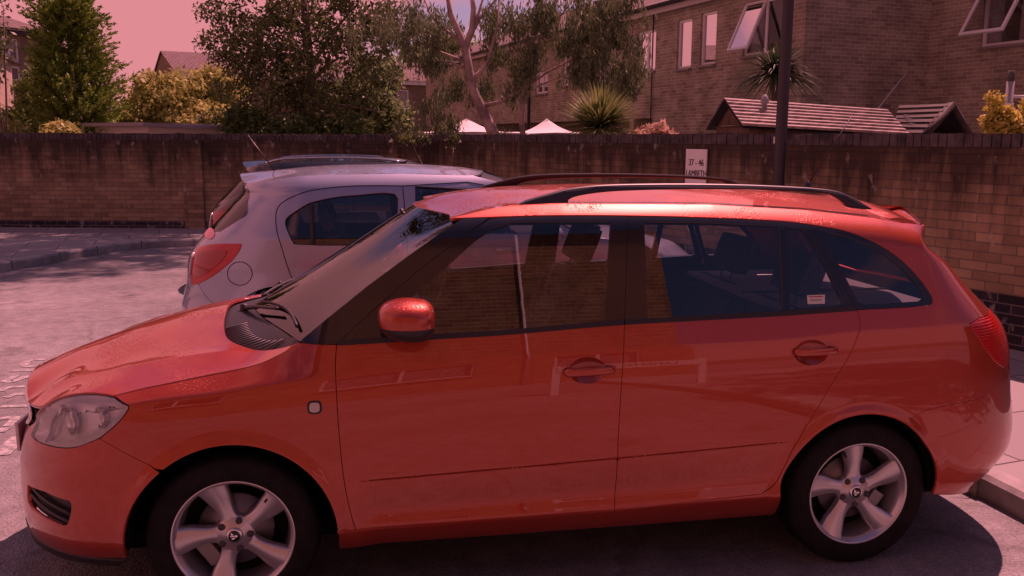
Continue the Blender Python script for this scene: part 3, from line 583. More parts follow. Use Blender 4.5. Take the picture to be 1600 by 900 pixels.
def sash(par, O, d, n, x0, x1, z0, z1, ang_open, hinge='top', depth=.05, fw=.05):
    """opened sash swung outward"""
    O = np.array(O, float); d3 = Vector((d[0], d[1], 0)); n3 = Vector((n[0], n[1], 0)); up = Vector((0, 0, 1))
    if hinge == 'top': o = Vector((*(O+np.array(d)*x0), z1))-n3*depth; ax = d3; dn = (-up*math.cos(ang_open)+n3*math.sin(ang_open)); w = x1-x0; h = z1-z0
    if hinge == 'left': o = Vector((*(O+np.array(d)*x0), z1))-n3*depth; ax = d3*math.cos(ang_open)+n3*math.sin(ang_open); dn = -up; w = x1-x0; h = z1-z0
    if hinge == 'right': o = Vector((*(O+np.array(d)*x1), z1))-n3*depth; ax = -d3*math.cos(ang_open)+n3*math.sin(ang_open); dn = -up; w = x1-x0; h = z1-z0
    nn = ax.cross(dn).normalized(); mb = MB()
    R = Matrix((ax, nn, -dn)).transposed()
    for (u, v, hu, hv) in ((fw/2, h/2, fw/2, h/2), (w-fw/2, h/2, fw/2, h/2), (w/2, fw/2, w/2-fw, fw/2), (w/2, h-fw/2, w/2-fw, fw/2)): mb.box(o+ax*u+dn*v, (hu, .022, hv), R=R)
    s_ = mb.build('open_sash', white, par); m2 = MB(); m2.add([o+ax*fw+dn*fw, o+ax*(w-fw)+dn*fw, o+ax*(w-fw)+dn*(h-fw), o+ax*fw+dn*(h-fw)], [(0, 1, 2, 3)]); m2.build('sash_pane', winglass, s_); return s_
def line_hit(O, d, u):
    """distance along the line O + d s of the sight line through pixel column u (points above the horizon row)"""
    a = YAW+math.atan((u-800)/FPX); M2 = np.array([[math.sin(a), -d[0]], [math.cos(a), -d[1]]]); return np.linalg.solve(M2, np.array(O)-CP[:2])[1]
def zat(O, d, s_, v):
    p = np.array(O)+np.array(d)*s_; dep = (p-CP[:2])@CF[:2]/math.cos(PITCH)
    # height at which the vertical line at p projects to row v
    lo, hi = -2., 30.
    for _ in range(40):
        m = (lo+hi)/2
        if proj(np.array([[p[0], p[1], m]]))[0, 1] > v: lo = m
        else: hi = m
    return (lo+hi)/2
def rect_px(O, d, u0, u1, v0, v1):
    """opening through pixel box: the pixel rows are read at its middle"""
    s0, s1 = sorted((line_hit(O, d, u0), line_hit(O, d, u1))); sm = (s0+s1)/2; za, zb = sorted((zat(O, d, sm, v0), zat(O, d, sm, v1))); return (s0, s1, za, zb)
C1 = np.array((8.97, 13.23)); dA = np.array((-.195, .981)); nA_ = np.array((-.981, -.195)); dB = np.array((.981, .195)); nB_ = np.array((.195, -.981))
# long facade running away: from C1 along dA (outward normal to the left)
H1 = empty('terraced_house', (9.5, 20, 0), 'long brown brick terrace with overhanging upper floor and open white casement, right of the eucalyptus', 'house')
wins = [rect_px(C1, dA, 1048, 1070, 30, 107), rect_px(C1, dA, 1083, 1107, 18, 101), rect_px(C1, dA, 1148, 1212, -2, 84), rect_px(C1, dA, 988, 1016, 48, 112), rect_px(C1, dA, 930, 950, 75, 128), rect_px(C1, dA, 876, 884, 84, 134), rect_px(C1, dA, 890, 901, 80, 134), rect_px(C1, dA, 834, 853, 112, 146)]
wins = [w for w in wins]
ZE = 4.78; ZO = 2.20
mb = MB(); facade(mb, C1, dA, 26, ZO, ZE, wins, nA_); 
xg = 5.6
facade(mb, C1, dA, xg, 0, ZO-.0, [], nA_)                       # near part comes down to the ground
mb.add([(*(C1+dA*xg), 0), (*(C1+dA*xg-nA_*1.3), 0), (*(C1+dA*xg-nA_*1.3), ZO), (*(C1+dA*xg), ZO)], [(0, 1, 2, 3)], uv=[[(0, 0), (1.3, 0), (1.3, ZO), (0, ZO)]])
facade(mb, C1-nA_*1.3+dA*xg, dA, 26-xg, 0, ZO, [], nA_)
mb.add([(*(C1+dA*xg), ZO), (*(C1+dA*26), ZO), (*(C1+dA*26-nA_*1.3), ZO), (*(C1+dA*xg-nA_*1.3), ZO)], [(0, 1, 2, 3)])
mb.build('wall', housebrick, H1)
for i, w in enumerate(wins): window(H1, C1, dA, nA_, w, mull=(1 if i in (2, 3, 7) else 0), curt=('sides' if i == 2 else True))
w = wins[2]; xm = (w[0]+w[1])/2; sash(H1, C1, dA, nA_, xm, w[1], w[2], w[3], .42, 'top'); 
for s_ in (xg+1.05, xg+6.6, xg+12): 
    c = C1+dA*s_-nA_*.12; m2 = MB(); m2.box((c[0], c[1], ZO/2), (.11, .11, ZO/2), rz=math.atan2(dA[1], dA[0])); m2.build('pillar', mat('pale_pillar', (.35, .28, .22), .8), H1)
mb = MB()
def roofslab(mb, O, d, n, L, ze, run=4.2, rise=1.9, over=.30, s0=-.1):
    O = np.array(O)+d*s0; a = O+n*over; b = O-n*run; za = ze-over*rise/run*.6; sl = math.hypot(run+over, rise)
    mb.add([(*a, za), (*(a+d*L), za), (*(b+d*L), ze+rise), (*b, ze+rise)], [(0, 1, 2, 3)], uv=[[(0, 0), (L, 0), (L, sl), (0, sl)]])
    c = O-n*(2*run); mb.add([(*b, ze+rise), (*(b+d*L), ze+rise), (*(c+d*L), ze), (*c, ze)], [(0, 1, 2, 3)], uv=[[(0, 0), (L, 0), (L, sl), (0, sl)]])
roofslab(mb, C1, dA, nA_, 26, ZE+.1); mb.build('roof', tiles, H1)
mb = MB(); c = C1+dA*13+nA_*.16; mb.box((c[0], c[1], ZE-.02), (13, .014, .09), rz=math.atan2(dA[1], dA[0])); mb.build('fascia', mat('pale_fascia', (.5, .46, .43), .6), H1)
mb = MB(); a = C1+nA_*.24; b = C1+dA*26+nA_*.24; mb.tube([(*a, ZE+.06), (*b, ZE+.06)], .055, 8); mb.build('gutter', metalg, H1)
for uu in (1014, 826): 
    s_ = line_hit(C1, dA, uu); c = C1+dA*s_+nA_*.05; m2 = MB(); m2.tube([(*c, 0.), (*c, ZE)], .018 if uu > 1000 else .045, 8); m2.build('downpipe', metalg, H1)
# nearer block: face 2 (from C1 to the inner corner) and face 3 (towards the viewer)
C3 = C1+dB*3.1; dC = -dA; 
H2 = empty('brick_house', (14, 12, 0), 'tall brown brick house filling the top right, with a top-hung window swung open', 'house')
w3 = rect_px(C3, dC, 1507, 1574, -40, 70)
mb = MB(); facade(mb, C1, dB, 3.1, 0, 6.6, [], nB_); facade(mb, C3, dC, 9, 0, 6.6, [w3], nA_); mb.build('wall', housebrick, H2)
mb = MB(); roofslab(mb, C3+dC*9, -dC, nA_, 14, 6.7); mb.build('roof', tiles, H2)
window(H2, C3, dC, nA_, w3, mull=0, curt='sides'); sash(H2, C3, dC, nA_, w3[0], w3[1], w3[2]+.02, w3[3], .52, 'top', fw=.06)
mb = MB(); cb = [(1429, -20), (1427, 40), (1425.5, 100), (1420, 112), (1405, 128), (1372, 170)]
V = []
for u, v in cb:
    s_ = line_hit(C3, dC, max(u, 1428.5)) if u > 1426 else None
    r_ = ray(u, v)
    if u > 1410: p_ = C3+nA_*.04+nB_*.06; t_ = ((p_-CP[:2])@CF[:2])/(r_[:2]@CF[:2]); V.append(CP+r_*t_)
    else: V.append(CP+r_*((V[-1]-CP)@CF/(r_@CF)-.35))
mb.tube(catmull(V, 5), .024, 6); mb.build('cable', cable, H2)
# vent pipes in front of the right block
vp = empty('vent_pipe', tuple(atd(1572, 190, 13.5)*(1, 1, 0)), 'grey soil pipe with white collar beside the yellow shrub', 'pipe')
mb = MB(); a = atd(1571, 215, 13.5); b = atd(1573, 128, 13.5); mb.tube([(a[0], a[1], 0), (a[0], a[1], b[2])], .055, 12); mb.build('pipe', pipe, vp)
mb = MB(); mb.tube([(a[0], a[1], b[2]-.38), (a[0], a[1], b[2]-.32)], .075, 12); mb.tube([(a[0], a[1], b[2]-.22), (a[0]+1.2, a[1]+.1, b[2]-.22)], .022, 8); mb.build('collar', white, vp)
mb = MB(); mb.tube([(a[0], a[1], b[2]-.02), (a[0], a[1], b[2]+.16)], .045, 10); mb.build('vent_cap', mat('vent_green', (.08, .10, .08), .7), vp)
# central terrace far behind the trees
A4 = np.array((-7.7, 43.1)); B4 = np.array((12.0, 49.8)); d4 = (B4-A4)/np.linalg.norm(B4-A4); n4 = np.array((d4[1], -d4[0])); L4 = np.linalg.norm(B4-A4)
H3 = empty('far_terrace', (0, 47, 0), 'distant brown brick terrace with tiled roof seen between the trees in the middle', 'house')
w4 = [rect_px(A4, d4, 605, 641, 140, 172), rect_px(A4, d4, 682, 720, 143, 176), rect_px(A4, d4, 500, 530, 136, 168), rect_px(A4, d4, 262, 285, 138, 165)]
mb = MB(); facade(mb, A4, d4, L4, 0, 4.75, w4, n4, .1); e4 = A4-n4*8.4; mb.add([(*A4, 0), (*e4, 0), (*e4, 4.75), (*(A4-n4*4.2), 6.06), (*A4, 4.75)], [(0, 1, 2, 3, 4)], uv=[[(0, 0), (8.4, 0), (8.4, 4.75), (4.2, 6.6), (0, 4.75)]]); mb.build('wall', housebrick2, H3)
mb = MB(); roofslab(mb, A4, d4, n4, L4, 4.78, rise=1.3); mb.build('roof', tiles, H3)
mb = MB(); c = (A4+B4)/2+n4*.2; mb.box((c[0], c[1], 4.66), (L4/2, .02, .13), rz=math.atan2(d4[1], d4[0])); mb.build('fascia', white, H3)
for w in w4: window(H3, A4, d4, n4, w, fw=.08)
# far left
def houseblock(nm, lab, u0, u1, D0, D1, ze, rise, wpx=(), bm_=housebrick2, run=4.):
    A = atd(u0, 215, D0)[:2]; B = atd(u1, 215, D1)[:2]; L = np.linalg.norm(B-A); d = (B-A)/L; n = np.array((d[1], -d[0])); H = empty(nm, (*((A+B)/2), 0), lab, 'house')
    ws = [rect_px(A, d, *w) for w in wpx]; mb = MB(); facade(mb, A, d, L, 0, ze, ws, n, .1)
    e_ = B-n*2*run; mb.add([(*B, 0), (*e_, 0), (*e_, ze), (*(B-n*run), ze+rise), (*B, ze)], [(0, 1, 2, 3, 4)], uv=[[(0, 0), (2*run, 0), (2*run, ze), (run, ze+rise), (0, ze)]]); mb.build('wall', bm_, H)
    mb = MB(); roofslab(mb, A, d, n, L+.2, ze+.03, run, rise); mb.build('roof', tiles, H)
    mb = MB(); c = (A+B)/2+n*.2; mb.box((c[0], c[1], ze-.05), (L/2+.1, .02, .12), rz=math.atan2(d[1], d[0])); mb.build('fascia', metalg, H)
    for w in ws: window(H, A, d, n, w, fw=.07)
    return H
houseblock('left_house', 'tall house with grey tiled roof at the far left behind the conifer', -80, 100, 33, 37, 5.75, 1.3, [(22, 50, 103, 126), (22, 50, 60, 96)], run=5)
hb = empty('garage_block', tuple(atd(10, 200, 24)*(1, 1, 0)), 'sunlit pale brick outbuilding at the left edge', 'outbuilding')
A5 = atd(-70, 215, 17)[:2]; B5 = atd(27, 215, 27)[:2]; L5 = np.linalg.norm(B5-A5); d5 = (B5-A5)/L5; n5 = np.array((d5[1], -d5[0]))
mb = MB(); facade(mb, A5, d5, L5, 0, 3.85, [], n5); mb.build('wall', brickmat('pale_brick', (.55, .42, .32), (.45, .34, .26), (.4, .35, .3), dark=.8), hb); mb = MB(); mb.box((*((A5+B5)/2), 3.89), (L5/2+.05, .15, .06), rz=math.atan2(d5[1], d5[0])); mb.build('coping', metalg, hb)
# house opposite, behind the photographer: only its reflection in the car shows
OB = np.array((5.9, -10.5)); dO = np.array((-1., 0.)); nO = np.array((0., 1.))
H4 = empty('opposite_house', (-2, -11, 0), 'three-storey brick house across the car park, mirrored in the orange car windows', 'house')
wO = [(1.0, 2.6, 1.0, 2.2), (4.0, 6.6, .9, 2.2), (8.2, 9.6, 1.0, 2.2), (8.2, 9.8, 3.5, 4.7), (11.5, 13, 3.5, 4.7)]
mb = MB(); facade(mb, OB, dO, 17, 0, 8.1, wO, nO); mb.build('wall', backbrick, H4); mb = MB(); roofslab(mb, OB, dO, nO, 17.2, 8.1, run=3.5, rise=1.3); mb.build('roof', tiles, H4)
for i, w in enumerate(wO): window(H4, OB, dO, nO, w, curt=True)
mb = MB(); mb.tube([(2.8, -10.43, 0), (2.8, -10.43, 8.0)], .03, 8); mb.build('downpipe', white, H4)
nb = empty('street_nameplate', (3.1, -5.4, 0), 'white street nameplate on two posts reading LAMBETH WALK, mirrored in the orange doors', 'sign')
mb = MB(); mb.box((3.1, -5.4, .86), (.82, .012, .10), bev=.004); mb.build('sign_plate', MATS['sign_white'], nb)
for sx_ in (-.80, .80): m2 = MB(); m2.box((3.1+sx_*1.03, -5.43, .50), (.045, .03, .50), bev=.005); m2.build('sign_post', MATS['sign_white'], nb)
text('LAMBETH WALK', .145, (3.1, -5.385, .86), Matrix.Rotation(math.pi, 3, 'Z')@Matrix.Rotation(math.pi/2, 3, 'X'), ink, 'sign_lettering', nb, .001)

# ------------------------------------------------------------------ garden sheds, gazebo
slat = mat('bleached_slat', (.34, .28, .27), .8); noisecol(slat, (.15, .115, .105), (.40, .33, .30), 11, 8, bump=.3, bscale=60, dist=.004)
dwood = mat('black_timber', (.03, .02, .016), .8); noisecol(dwood, (.022, .015, .012), (.055, .036, .028), 6, 6, bump=.3, bscale=40, dist=.004)
def shed(nm, lab, ridge, eave_f, slats, gable, Hh=None, parent=None, slm=slat, body=wood, eave_b=None, endR=None):
    """ridge: two 3D points; eave_f: two 3D points on the near side"""
    r0, r1 = [np.array(p) for p in ridge]; e0, e1 = [np.array(p) for p in eave_f]; S_ = empty(nm, (*((e0+e1)/2)[:2], 0), lab, 'shed')
    b0 = 2*r0-e0; b0[2] = e0[2]; b1 = 2*r1-e1; b1[2] = e1[2]
    mb = MB()
    for i in range(slats):
        t0, t1 = i/slats, (i+1.05)/slats
        for (r_a, r_b, e_a, e_b) in ((r0, r1, e0, e1), (r0, r1, b0, b1)):
            p0, p1, p2, p3 = e_a+(r_a-e_a)*t0, e_b+(r_b-e_b)*t0, e_b+(r_b-e_b)*t1, e_a+(r_a-e_a)*t1
            up = np.array([0, 0, .012]); j = rng.normal(0, .004); V = [p0+up*1.9+[0, 0, j], p1+up*1.9, p2+up*.1, p3+up*.1+[0, 0, j], p0-up*.1, p1-up*.1, p2-up*.1, p3-up*.1]
            mb.add(V, [(0, 1, 2, 3), (4, 5, 6, 7), (0, 1, 5, 4), (2, 3, 7, 6), (0, 3, 7, 4), (1, 2, 6, 5)])
    so__ = mb.build('slatted_roof', slm, S_); mb = MB()
    mb.add([r0-[0, 0, .03], r1-[0, 0, .03], e1-[0, 0, .03], e0-[0, 0, .03]], [(0, 1, 2, 3)]); mb.add([r0-[0, 0, .03], r1-[0, 0, .03], b1-[0, 0, .03], b0-[0, 0, .03]], [(0, 1, 2, 3)])
    mb.build('gap_backing', darkroom, so__)  # dark sheet under the slats, put there so their gaps look shaded
    mb = MB(); ins = .06
    def lerp(a, b, t): return a+(b-a)*t
    E0, E1, B0, B1 = lerp(e0, b0, ins), lerp(e1, b1, ins), lerp(b0, e0, ins), lerp(b1, e1, ins); R0, R1 = r0-[0, 0, .05], r1-[0, 0, .05]
    sh_ = (e1-e0)/np.linalg.norm(e1-e0)*.12; E0 = E0+sh_; B0 = B0+sh_; R0 = R0+sh_; E1 = E1-sh_; B1 = B1-sh_; R1 = R1-sh_
    g = lambda p: np.array([p[0], p[1], 0.])
    for q in ((E0, E1, g(E1), g(E0)), (B0, B1, g(B1), g(B0))): mb.add(list(q), [(0, 1, 2, 3)])
    nb_ = 9
    for (Ea, Ba, Ra) in ((E0, B0, R0),)+(((E1, B1, R1),) if gable else ()):
        mb.add([g(Ea), g(Ba), Ba, Ra, Ea], [(0, 1, 2, 3, 4)])
        for k in range(12):   # overlapping boards
            z = .3+k*.14
            if z > Ra[2]-.05: break
            if z <= Ea[2]: a_, b_ = g(Ea), g(Ba)
            else: t = (z-Ea[2])/(Ra[2]-Ea[2]); a_, b_ = lerp(g(Ea), g(Ra), t), lerp(g(Ba), g(Ra), t)
            o_ = -sh_/np.linalg.norm(sh_)*(1 if Ea is E0 else -1)*.015; a_ = a_+[0, 0, z]+o_; b_ = b_+[0, 0, z]+o_; mb.tube([a_, b_], .011, 4)
    mb.build('shed_wall', body, S_)
    if endR:   # barge boards
        mb = MB(); 
        for a_, b_ in ((e1, r1), (b1, r1)): mb.tube([a_+[0, 0, -.03], b_+[0, 0, -.02]], .045, 4)
        mb.build('barge_board', dwood, S_)
    return S_
shed('slatted_shed', 'long low shed with pale slatted roof and brown boarded gable behind the wall', (atd(1131, 153, 10.8), atd(1385, 171, 9.6)), (atd(1160, 196, 9.9), atd(1421, 211, 8.8)), 8, False)
shed('gabled_shelter', 'small dark gabled timber shelter right of the slatted shed', (atd(1405, 165, 11.0), atd(1487, 161, 9.8)), (atd(1392, 209, 10.4), atd(1441, 211, 9.2)), 6, False, slm=dwood, endR=True)
mb = MB(); c = atd(1195, 157, 10.2); g_ = empty('cowl_vent', tuple(c), 'small grey conical vent sticking up behind the slatted roof', 'vent'); mb.lathe([(.0, .07), (.02, .065), (.045, .0), (.05, -.03), (.03, -.04), (.03, -.3)], c, (0, 0, 1), 16); mb.build('cone', pipe, g_)
canv = mat('white_canvas', (.72, .70, .70), .8)
def gazebo(u0, u1, vt, vb, D, nm, lab):
    a = atd(u0, vb, D); b = atd(u1, vb, D+.4); t = atd((u0+u1)/2, vt, D+1.2); G = empty(nm, (t[0], t[1], 0), lab, 'gazebo'); w = b-a; n_ = np.array([-w[1], w[0], 0]); c = b+n_; d_ = a+n_; t = (a+c)/2; t[2] = atd((u0+u1)/2, vt, D+1.)[2]
    mb = MB(); K = 8
    for p, q in ((a, b), (b, c), (c, d_), (d_, a)):
        for i in range(K):
            s0, s1 = i/K, (i+1)/K; sag = lambda s: -.10*math.sin(math.pi*s)
            for (x0, x1) in ((0., .5), (.5, 1.)):
                def L_(x, s): m = p+(q-p)*x; r = m+(t-m)*s; return r+[0, 0, sag(s)+ .03*math.sin(math.pi*x)]
                mb.add([L_(x0, s0), L_(x1, s0), L_(x1, s1), L_(x0, s1)], [(0, 1, 2, 3)], True)
        mb.add([p, q, q-[0, 0, .18], p-[0, 0, .18]], [(0, 1, 2, 3)])
    mb.build('canopy', canv, G); 
    for p in (a, b, c, d_): m2 = MB(); m2.tube([(p[0], p[1], 0), p], .03, 8); m2.build('leg', white, G)
gazebo(655, 825, 187, 208, 17.5, 'gazebo', 'white fabric gazebo roof behind the leaning eucalyptus trunk'); gazebo(815, 925, 187, 209, 20, 'gazebo', 'second white gazebo roof just left of the spiky bush')
ws_ = empty('white_shed', tuple(atd(245, 205, 17)*(1, 1, 0)), 'low white flat-roofed shed behind the wall below the conifer', 'shed')
a = atd(168, 197, 17); b = atd(306, 204, 18.5); cc = (a+b)/2; d_ = b-a; an = math.atan2(d_[1], d_[0]); L_ = np.linalg.norm(d_[:2])
mb = MB(); mb.box((cc[0], cc[1]+1, 1.0), (L_/2, 1.0, .94), rz=an); mb.build('shed_wall', whitepaint, ws_); mb = MB(); R = Matrix.Rotation(an, 3, 'Z')@Matrix.Rotation(-math.atan2(d_[2], L_), 3, 'Y'); mb.box((cc[0]+.15, cc[1]+1, cc[2]+.03), (L_/2+.35, 1.15, .035), R=R); mb.build('shed_roof', mat('felt_edge', (.32, .30, .31), .7), ws_)
# ------------------------------------------------------------------ vegetation
def leafmat(name, c1, c2, sc=9, trans=.35):
    m = bpy.data.materials.new(name); m.use_nodes = True; nt = m.node_tree; nt.nodes.clear(); L = nt.links.new
    o = node(nt, 'ShaderNodeOutputMaterial'); t = node(nt, 'ShaderNodeTexCoord'); n = node(nt, 'ShaderNodeTexNoise'); n.inputs['Scale'].default_value = sc; n.inputs['Detail'].default_value = 4; n.inputs['Roughness'].default_value = .8
    r = node(nt, 'ShaderNodeValToRGB'); r.color_ramp.elements[0].position = .35; r.color_ramp.elements[1].position = .65; r.color_ramp.elements[0].color = (*c1, 1); r.color_ramp.elements[1].color = (*c2, 1)
    d = node(nt, 'ShaderNodeBsdfPrincipled'); d.inputs['Roughness'].default_value = .5; d.inputs['Specular IOR Level'].default_value = .35; tr = node(nt, 'ShaderNodeBsdfTranslucent'); mx = node(nt, 'ShaderNodeMixShader'); mx.inputs[0].default_value = trans
    L(t.outputs['Object'], n.inputs[0]); L(n.outputs[0], r.inputs[0]); L(r.outputs[0], d.inputs['Base Color']); L(r.outputs[0], tr.inputs[0]); L(d.outputs[0], mx.inputs[1]); L(tr.outputs[0], mx.inputs[2]); L(mx.outputs[0], o.inputs[0]); MATS[name] = m; return m
bark = mat('bark', (.13, .10, .08), .9); noisecol(bark, (.08, .06, .05), (.20, .16, .13), 9, 8, bump=.6, bscale=25, dist=.02)
ebark = mat('eucalyptus_bark', (.3, .2, .16), .7); noisecol(ebark, (.20, .14, .115), (.50, .37, .32), 4, 6, bump=.3, bscale=20, dist=.01)
def unit(n): v = rng.normal(0, 1, (n, 3)); return v/np.linalg.norm(v, axis=1, keepdims=True)
def leaves(C, size, aspect=2.2, droop=0., fold=True, along=None, jit=.35):
    """leaf quads (pointed diamonds) at centres C"""
    n = len(C); a = unit(n)
    if along is not None: a = along+rng.normal(0, jit, (n, 3))
    a[:, 2] -= droop*1.2; a /= np.linalg.norm(a, axis=1, keepdims=True); b = np.cross(a, unit(n)); b /= np.maximum(np.linalg.norm(b, axis=1, keepdims=True), 1e-6)
    s = size*rng.uniform(.6, 1.3, (n, 1)); L = a*s*aspect/2; Wd = b*s/2
    V = np.stack([C-L, C-L*.1+Wd, C+L, C-L*.1-Wd], 1); return V
def cloud(blobs, n_cl, per, spread, fill=.55, lump=True):
    """clump centres in ellipsoid blobs, then leaves in clumps. blobs (cx,cy,cz,rx,ry,rz)"""
    B = np.array(blobs, float); w = B[:, 3]*B[:, 4]*B[:, 5]; k = rng.choice(len(B), n_cl, p=w/w.sum()); u = unit(n_cl); r = rng.uniform(fill**3, 1, (n_cl, 1))**(1/3); cc = B[k, :3]+u*r*B[k, 3:]
    out = np.repeat(cc, per, 0)+np.clip(rng.normal(0, 1, (n_cl*per, 3)), -2, 2)*spread; return out, np.repeat(u, per, 0)
def tree_thing(nm, base, lab, cat, group=None): return empty(nm, (base[0], base[1], 0), lab, cat, group)
def px_blob(u, v, D, ru, rv, dy=None):
    c = atd(u, v, D); return (*c, ru*D/FPX, (dy or ru*D/FPX), rv*D/FPX)
conif = leafmat('conifer_green', (.09, .15, .02), (.30, .42, .06), 5, .22); dgreen = leafmat('dark_green', (.040, .062, .022), (.18, .21, .07), 6, .32); euc = leafmat('eucalyptus_green', (.09, .12, .06), (.22, .25, .12), 5, .35)
ygreen = leafmat('yellow_green', (.26, .30, .07), (.60, .56, .20), 5, .4); lgreen = leafmat('light_green', (.13, .19, .06), (.30, .36, .16), 6, .4); cord = leafmat('cordyline_green', (.12, .17, .045), (.33, .36, .13), 3, .3); cordd = leafmat('dark_cordyline', (.03, .055, .02), (.10, .14, .06), 3, .2)
gold = leafmat('golden_leaf', (.42, .38, .06), (.66, .58, .16), 6, .4)
# conifer: tiers of upswept sprays
def conifer(u, vtop, D, wpx, lab):
    b = atd(u, 300, D); top = atd(u, vtop, D)[2]; T_ = tree_thing('conifer_tree', b, lab, 'tree'); R0 = wpx*D/FPX/2
    mb = MB(); mb.tube([(b[0], b[1], 0), (b[0], b[1], top*.95)], [.14, .02], 10); mb.build('trunk', bark, T_)
    n = 2100; t = rng.uniform(0.06, 1, n)**.85; z = top*(1-t)*1.0+.0; lean = 0; an = rng.uniform(0, 2*math.pi, n); lump = .80+.22*np.sin(an*3+z*2.3)+.14*np.sin(an*5-z*4.1)
    R = R0*(.14+t**.55*.86)*lump; rr = R*rng.uniform(.35, 1.05, n); base = np.stack([b[0]+np.cos(an)*rr*.55, b[1]+np.sin(an)*rr*.55, z], 1); dr = np.stack([np.cos(an), np.sin(an), rng.uniform(.15, .75, n)], 1); dr /= np.linalg.norm(dr, axis=1, keepdims=True)
    Ls = (.16+.34*(rr/R0)); V = []
    m_ = 34; tt = rng.uniform(0, 1, (n, m_)); C = base[:, None]+dr[:, None]*(tt*Ls[:, None]*1.5)[..., None]+rng.normal(0, .035, (n, m_, 3))*(1.2-tt)[..., None]
    V = leaves(C.reshape(-1, 3), .032, 3.2, 0, along=np.repeat(dr, m_, 0), jit=.55); link('crown', fastmesh('crown', V, 4), T_, conif); return T_
conifer(126, -22, 19.5, 262, 'large bright green conifer at the left behind the wall')
# big dark broadleaf
def limb_tree(nm, lab, base, trunk_pts, radii, limbs, bm, parent_cat='tree'):
    T_ = tree_thing(nm, base, lab, parent_cat); mb = MB(); mb.tube(trunk_pts, radii, 12)
    for p, r in limbs: mb.tube(p, r, 8)
    mb.build('trunk', bm, T_); return T_
D = 19; 
def atp(u, v, D=19, off=0.): return Vector(atd(u, v, D))+Vector((0, off, 0))
b = atp(486, 215); tp = [Vector((b.x, b.y, 0)), b, atp(484, 120), atp(478, 40), atp(470, -60)]
limbs = []
for (u0, v0, u1, v1, o) in [(484, 150, 400, 60, .5), (482, 110, 560, 10, -.6), (484, 170, 600, 175, .3), (480, 90, 350, 100, -.4), (480, 60, 420, -30, .2), (486, 190, 420, 150, .6), (478, 40, 590, -20, 0), (484, 130, 540, 80, .8), (480, 50, 330, 20, .4), (482, 120, 350, 180, -.5)]:
    limbs.append(([atp(u0, v0), atp((u0+u1)/2, (v0+v1)/2-8, off=o*.5), atp(u1, v1, off=o)], [.06, .035, .012]))
bt = limb_tree('broadleaf_tree', 'big dark leafy tree in the upper middle, left of the eucalyptus', b, tp, [.2, .17, .13, .09, .05], limbs, bark)
bl = [(-1.2, 15.6, 8.5, 2.6, 2.0, 1.8), (-2.2, 15.2, 10.8, 2.2, 2.0, 1.5), (.6, 15.4, 10.5, 2.4, 2.0, 1.6), (-.4, 15, 13, 2., 2., 1.4), px_blob(400, 60, 19, 75, 70, 1.2), px_blob(350, 40, 19, 42, 55, .8), px_blob(480, 70, 19, 95, 95, 1.5), px_blob(560, 40, 19, 75, 65, 1.2), px_blob(430, 150, 19, 75, 55, 1.2), px_blob(500, 170, 19, 70, 45, 1.2), px_blob(590, 90, 19, 48, 60, .9), px_blob(365, 120, 19, 42, 50, .8), px_blob(470, -40, 19, 140, 50, 1.6), px_blob(350, 185, 19.5, 40, 35, .6), px_blob(560, 150, 19.6, 45, 50, .6)]
C, U = cloud(bl, 2200, 38, .105, .15); V = leaves(C, .050, 2.3, .5); link('crown', fastmesh('crown', V, 4), bt, dgreen)
# its lower right pale shrub
def shrub(nm, lab, blobs, n_cl, per, m, size=.05, sp_=.09, cat='shrub', aspect=2., droop=0., fill=.4):
    b = blobs[0]; T_ = tree_thing(nm, b, lab, cat); mb = MB()
    for q in blobs: mb.tube([(b[0]+rng.normal(0, .1), b[1], 0), ((b[0]+q[0])/2, q[1], q[2]*.55), (q[0], q[1], q[2])], [.03, .02, .008], 6)
    mb.build('stem', bark, T_); C, U = cloud(blobs, n_cl, per, sp_, fill); C = C[C[:, 2] > .05]; link('foliage', fastmesh('foliage', leaves(C, size, aspect, droop), 4), T_, m); return T_
shrub('pale_shrub', 'pale variegated shrub under the dark tree, beside the far window', [px_blob(565, 165, 20.5, 45, 45, .7), px_blob(600, 190, 20.5, 45, 32, .7), px_blob(590, 120, 21, 35, 35, .6)], 260, 32, lgreen, .075, .10)
shrub('yellow_shrub', 'sunlit yellow-green shrub between the conifer and the dark tree', [px_blob(240, 165, 21, 40, 45, .8), px_blob(290, 165, 21, 50, 48, .9), px_blob(345, 150, 21.5, 40, 42, .8), px_blob(205, 195, 20.5, 30, 28, .6), px_blob(320, 190, 20.5, 55, 25, .7)], 620, 34, ygreen, .065, .10)
shrub('climber', 'bright climbing shrub at the corner of the outbuilding', [px_blob(45, 160, 20.3, 18, 34, .4), px_blob(30, 195, 20.2, 34, 22, .5), px_blob(52, 125, 20.3, 10, 18, .3)], 130, 26, lgreen, .07, .08)
shrub('flowering_shrub', 'low cream flowering shrub at the foot of the conifer', [px_blob(95, 206, 17.8, 24, 10, .4), px_blob(15, 206, 17.8, 20, 12, .4)], 60, 20, ygreen, .07, .07)
shrub('overhanging_branch', 'leafy branch hanging in at the top left corner', [px_blob(-10, 60, 16, 28, 28, .4), px_blob(5, 8, 16, 25, 8, .3), px_blob(-50, 100, 16, 50, 60, .6)], 70, 28, dgreen, .05, .10, 'branch')
shrub('background_tree', 'small rounded tree behind the far terrace roof', [px_blob(700, 82, 60, 45, 14, 3.), px_blob(655, 92, 60, 25, 10, 2)], 120, 30, lgreen, .28, .35, 'tree')
shrub('garden_shrub', 'leafy green shrub low behind the wall beneath the dark tree', [px_blob(470, 200, 18, 60, 14, .5), px_blob(390, 195, 18.2, 40, 22, .5), px_blob(540, 200, 18, 40, 14, .4)], 170, 26, leafmat('mid_green', (.05, .09, .025), (.14, .20, .06), 6), .06, .09)
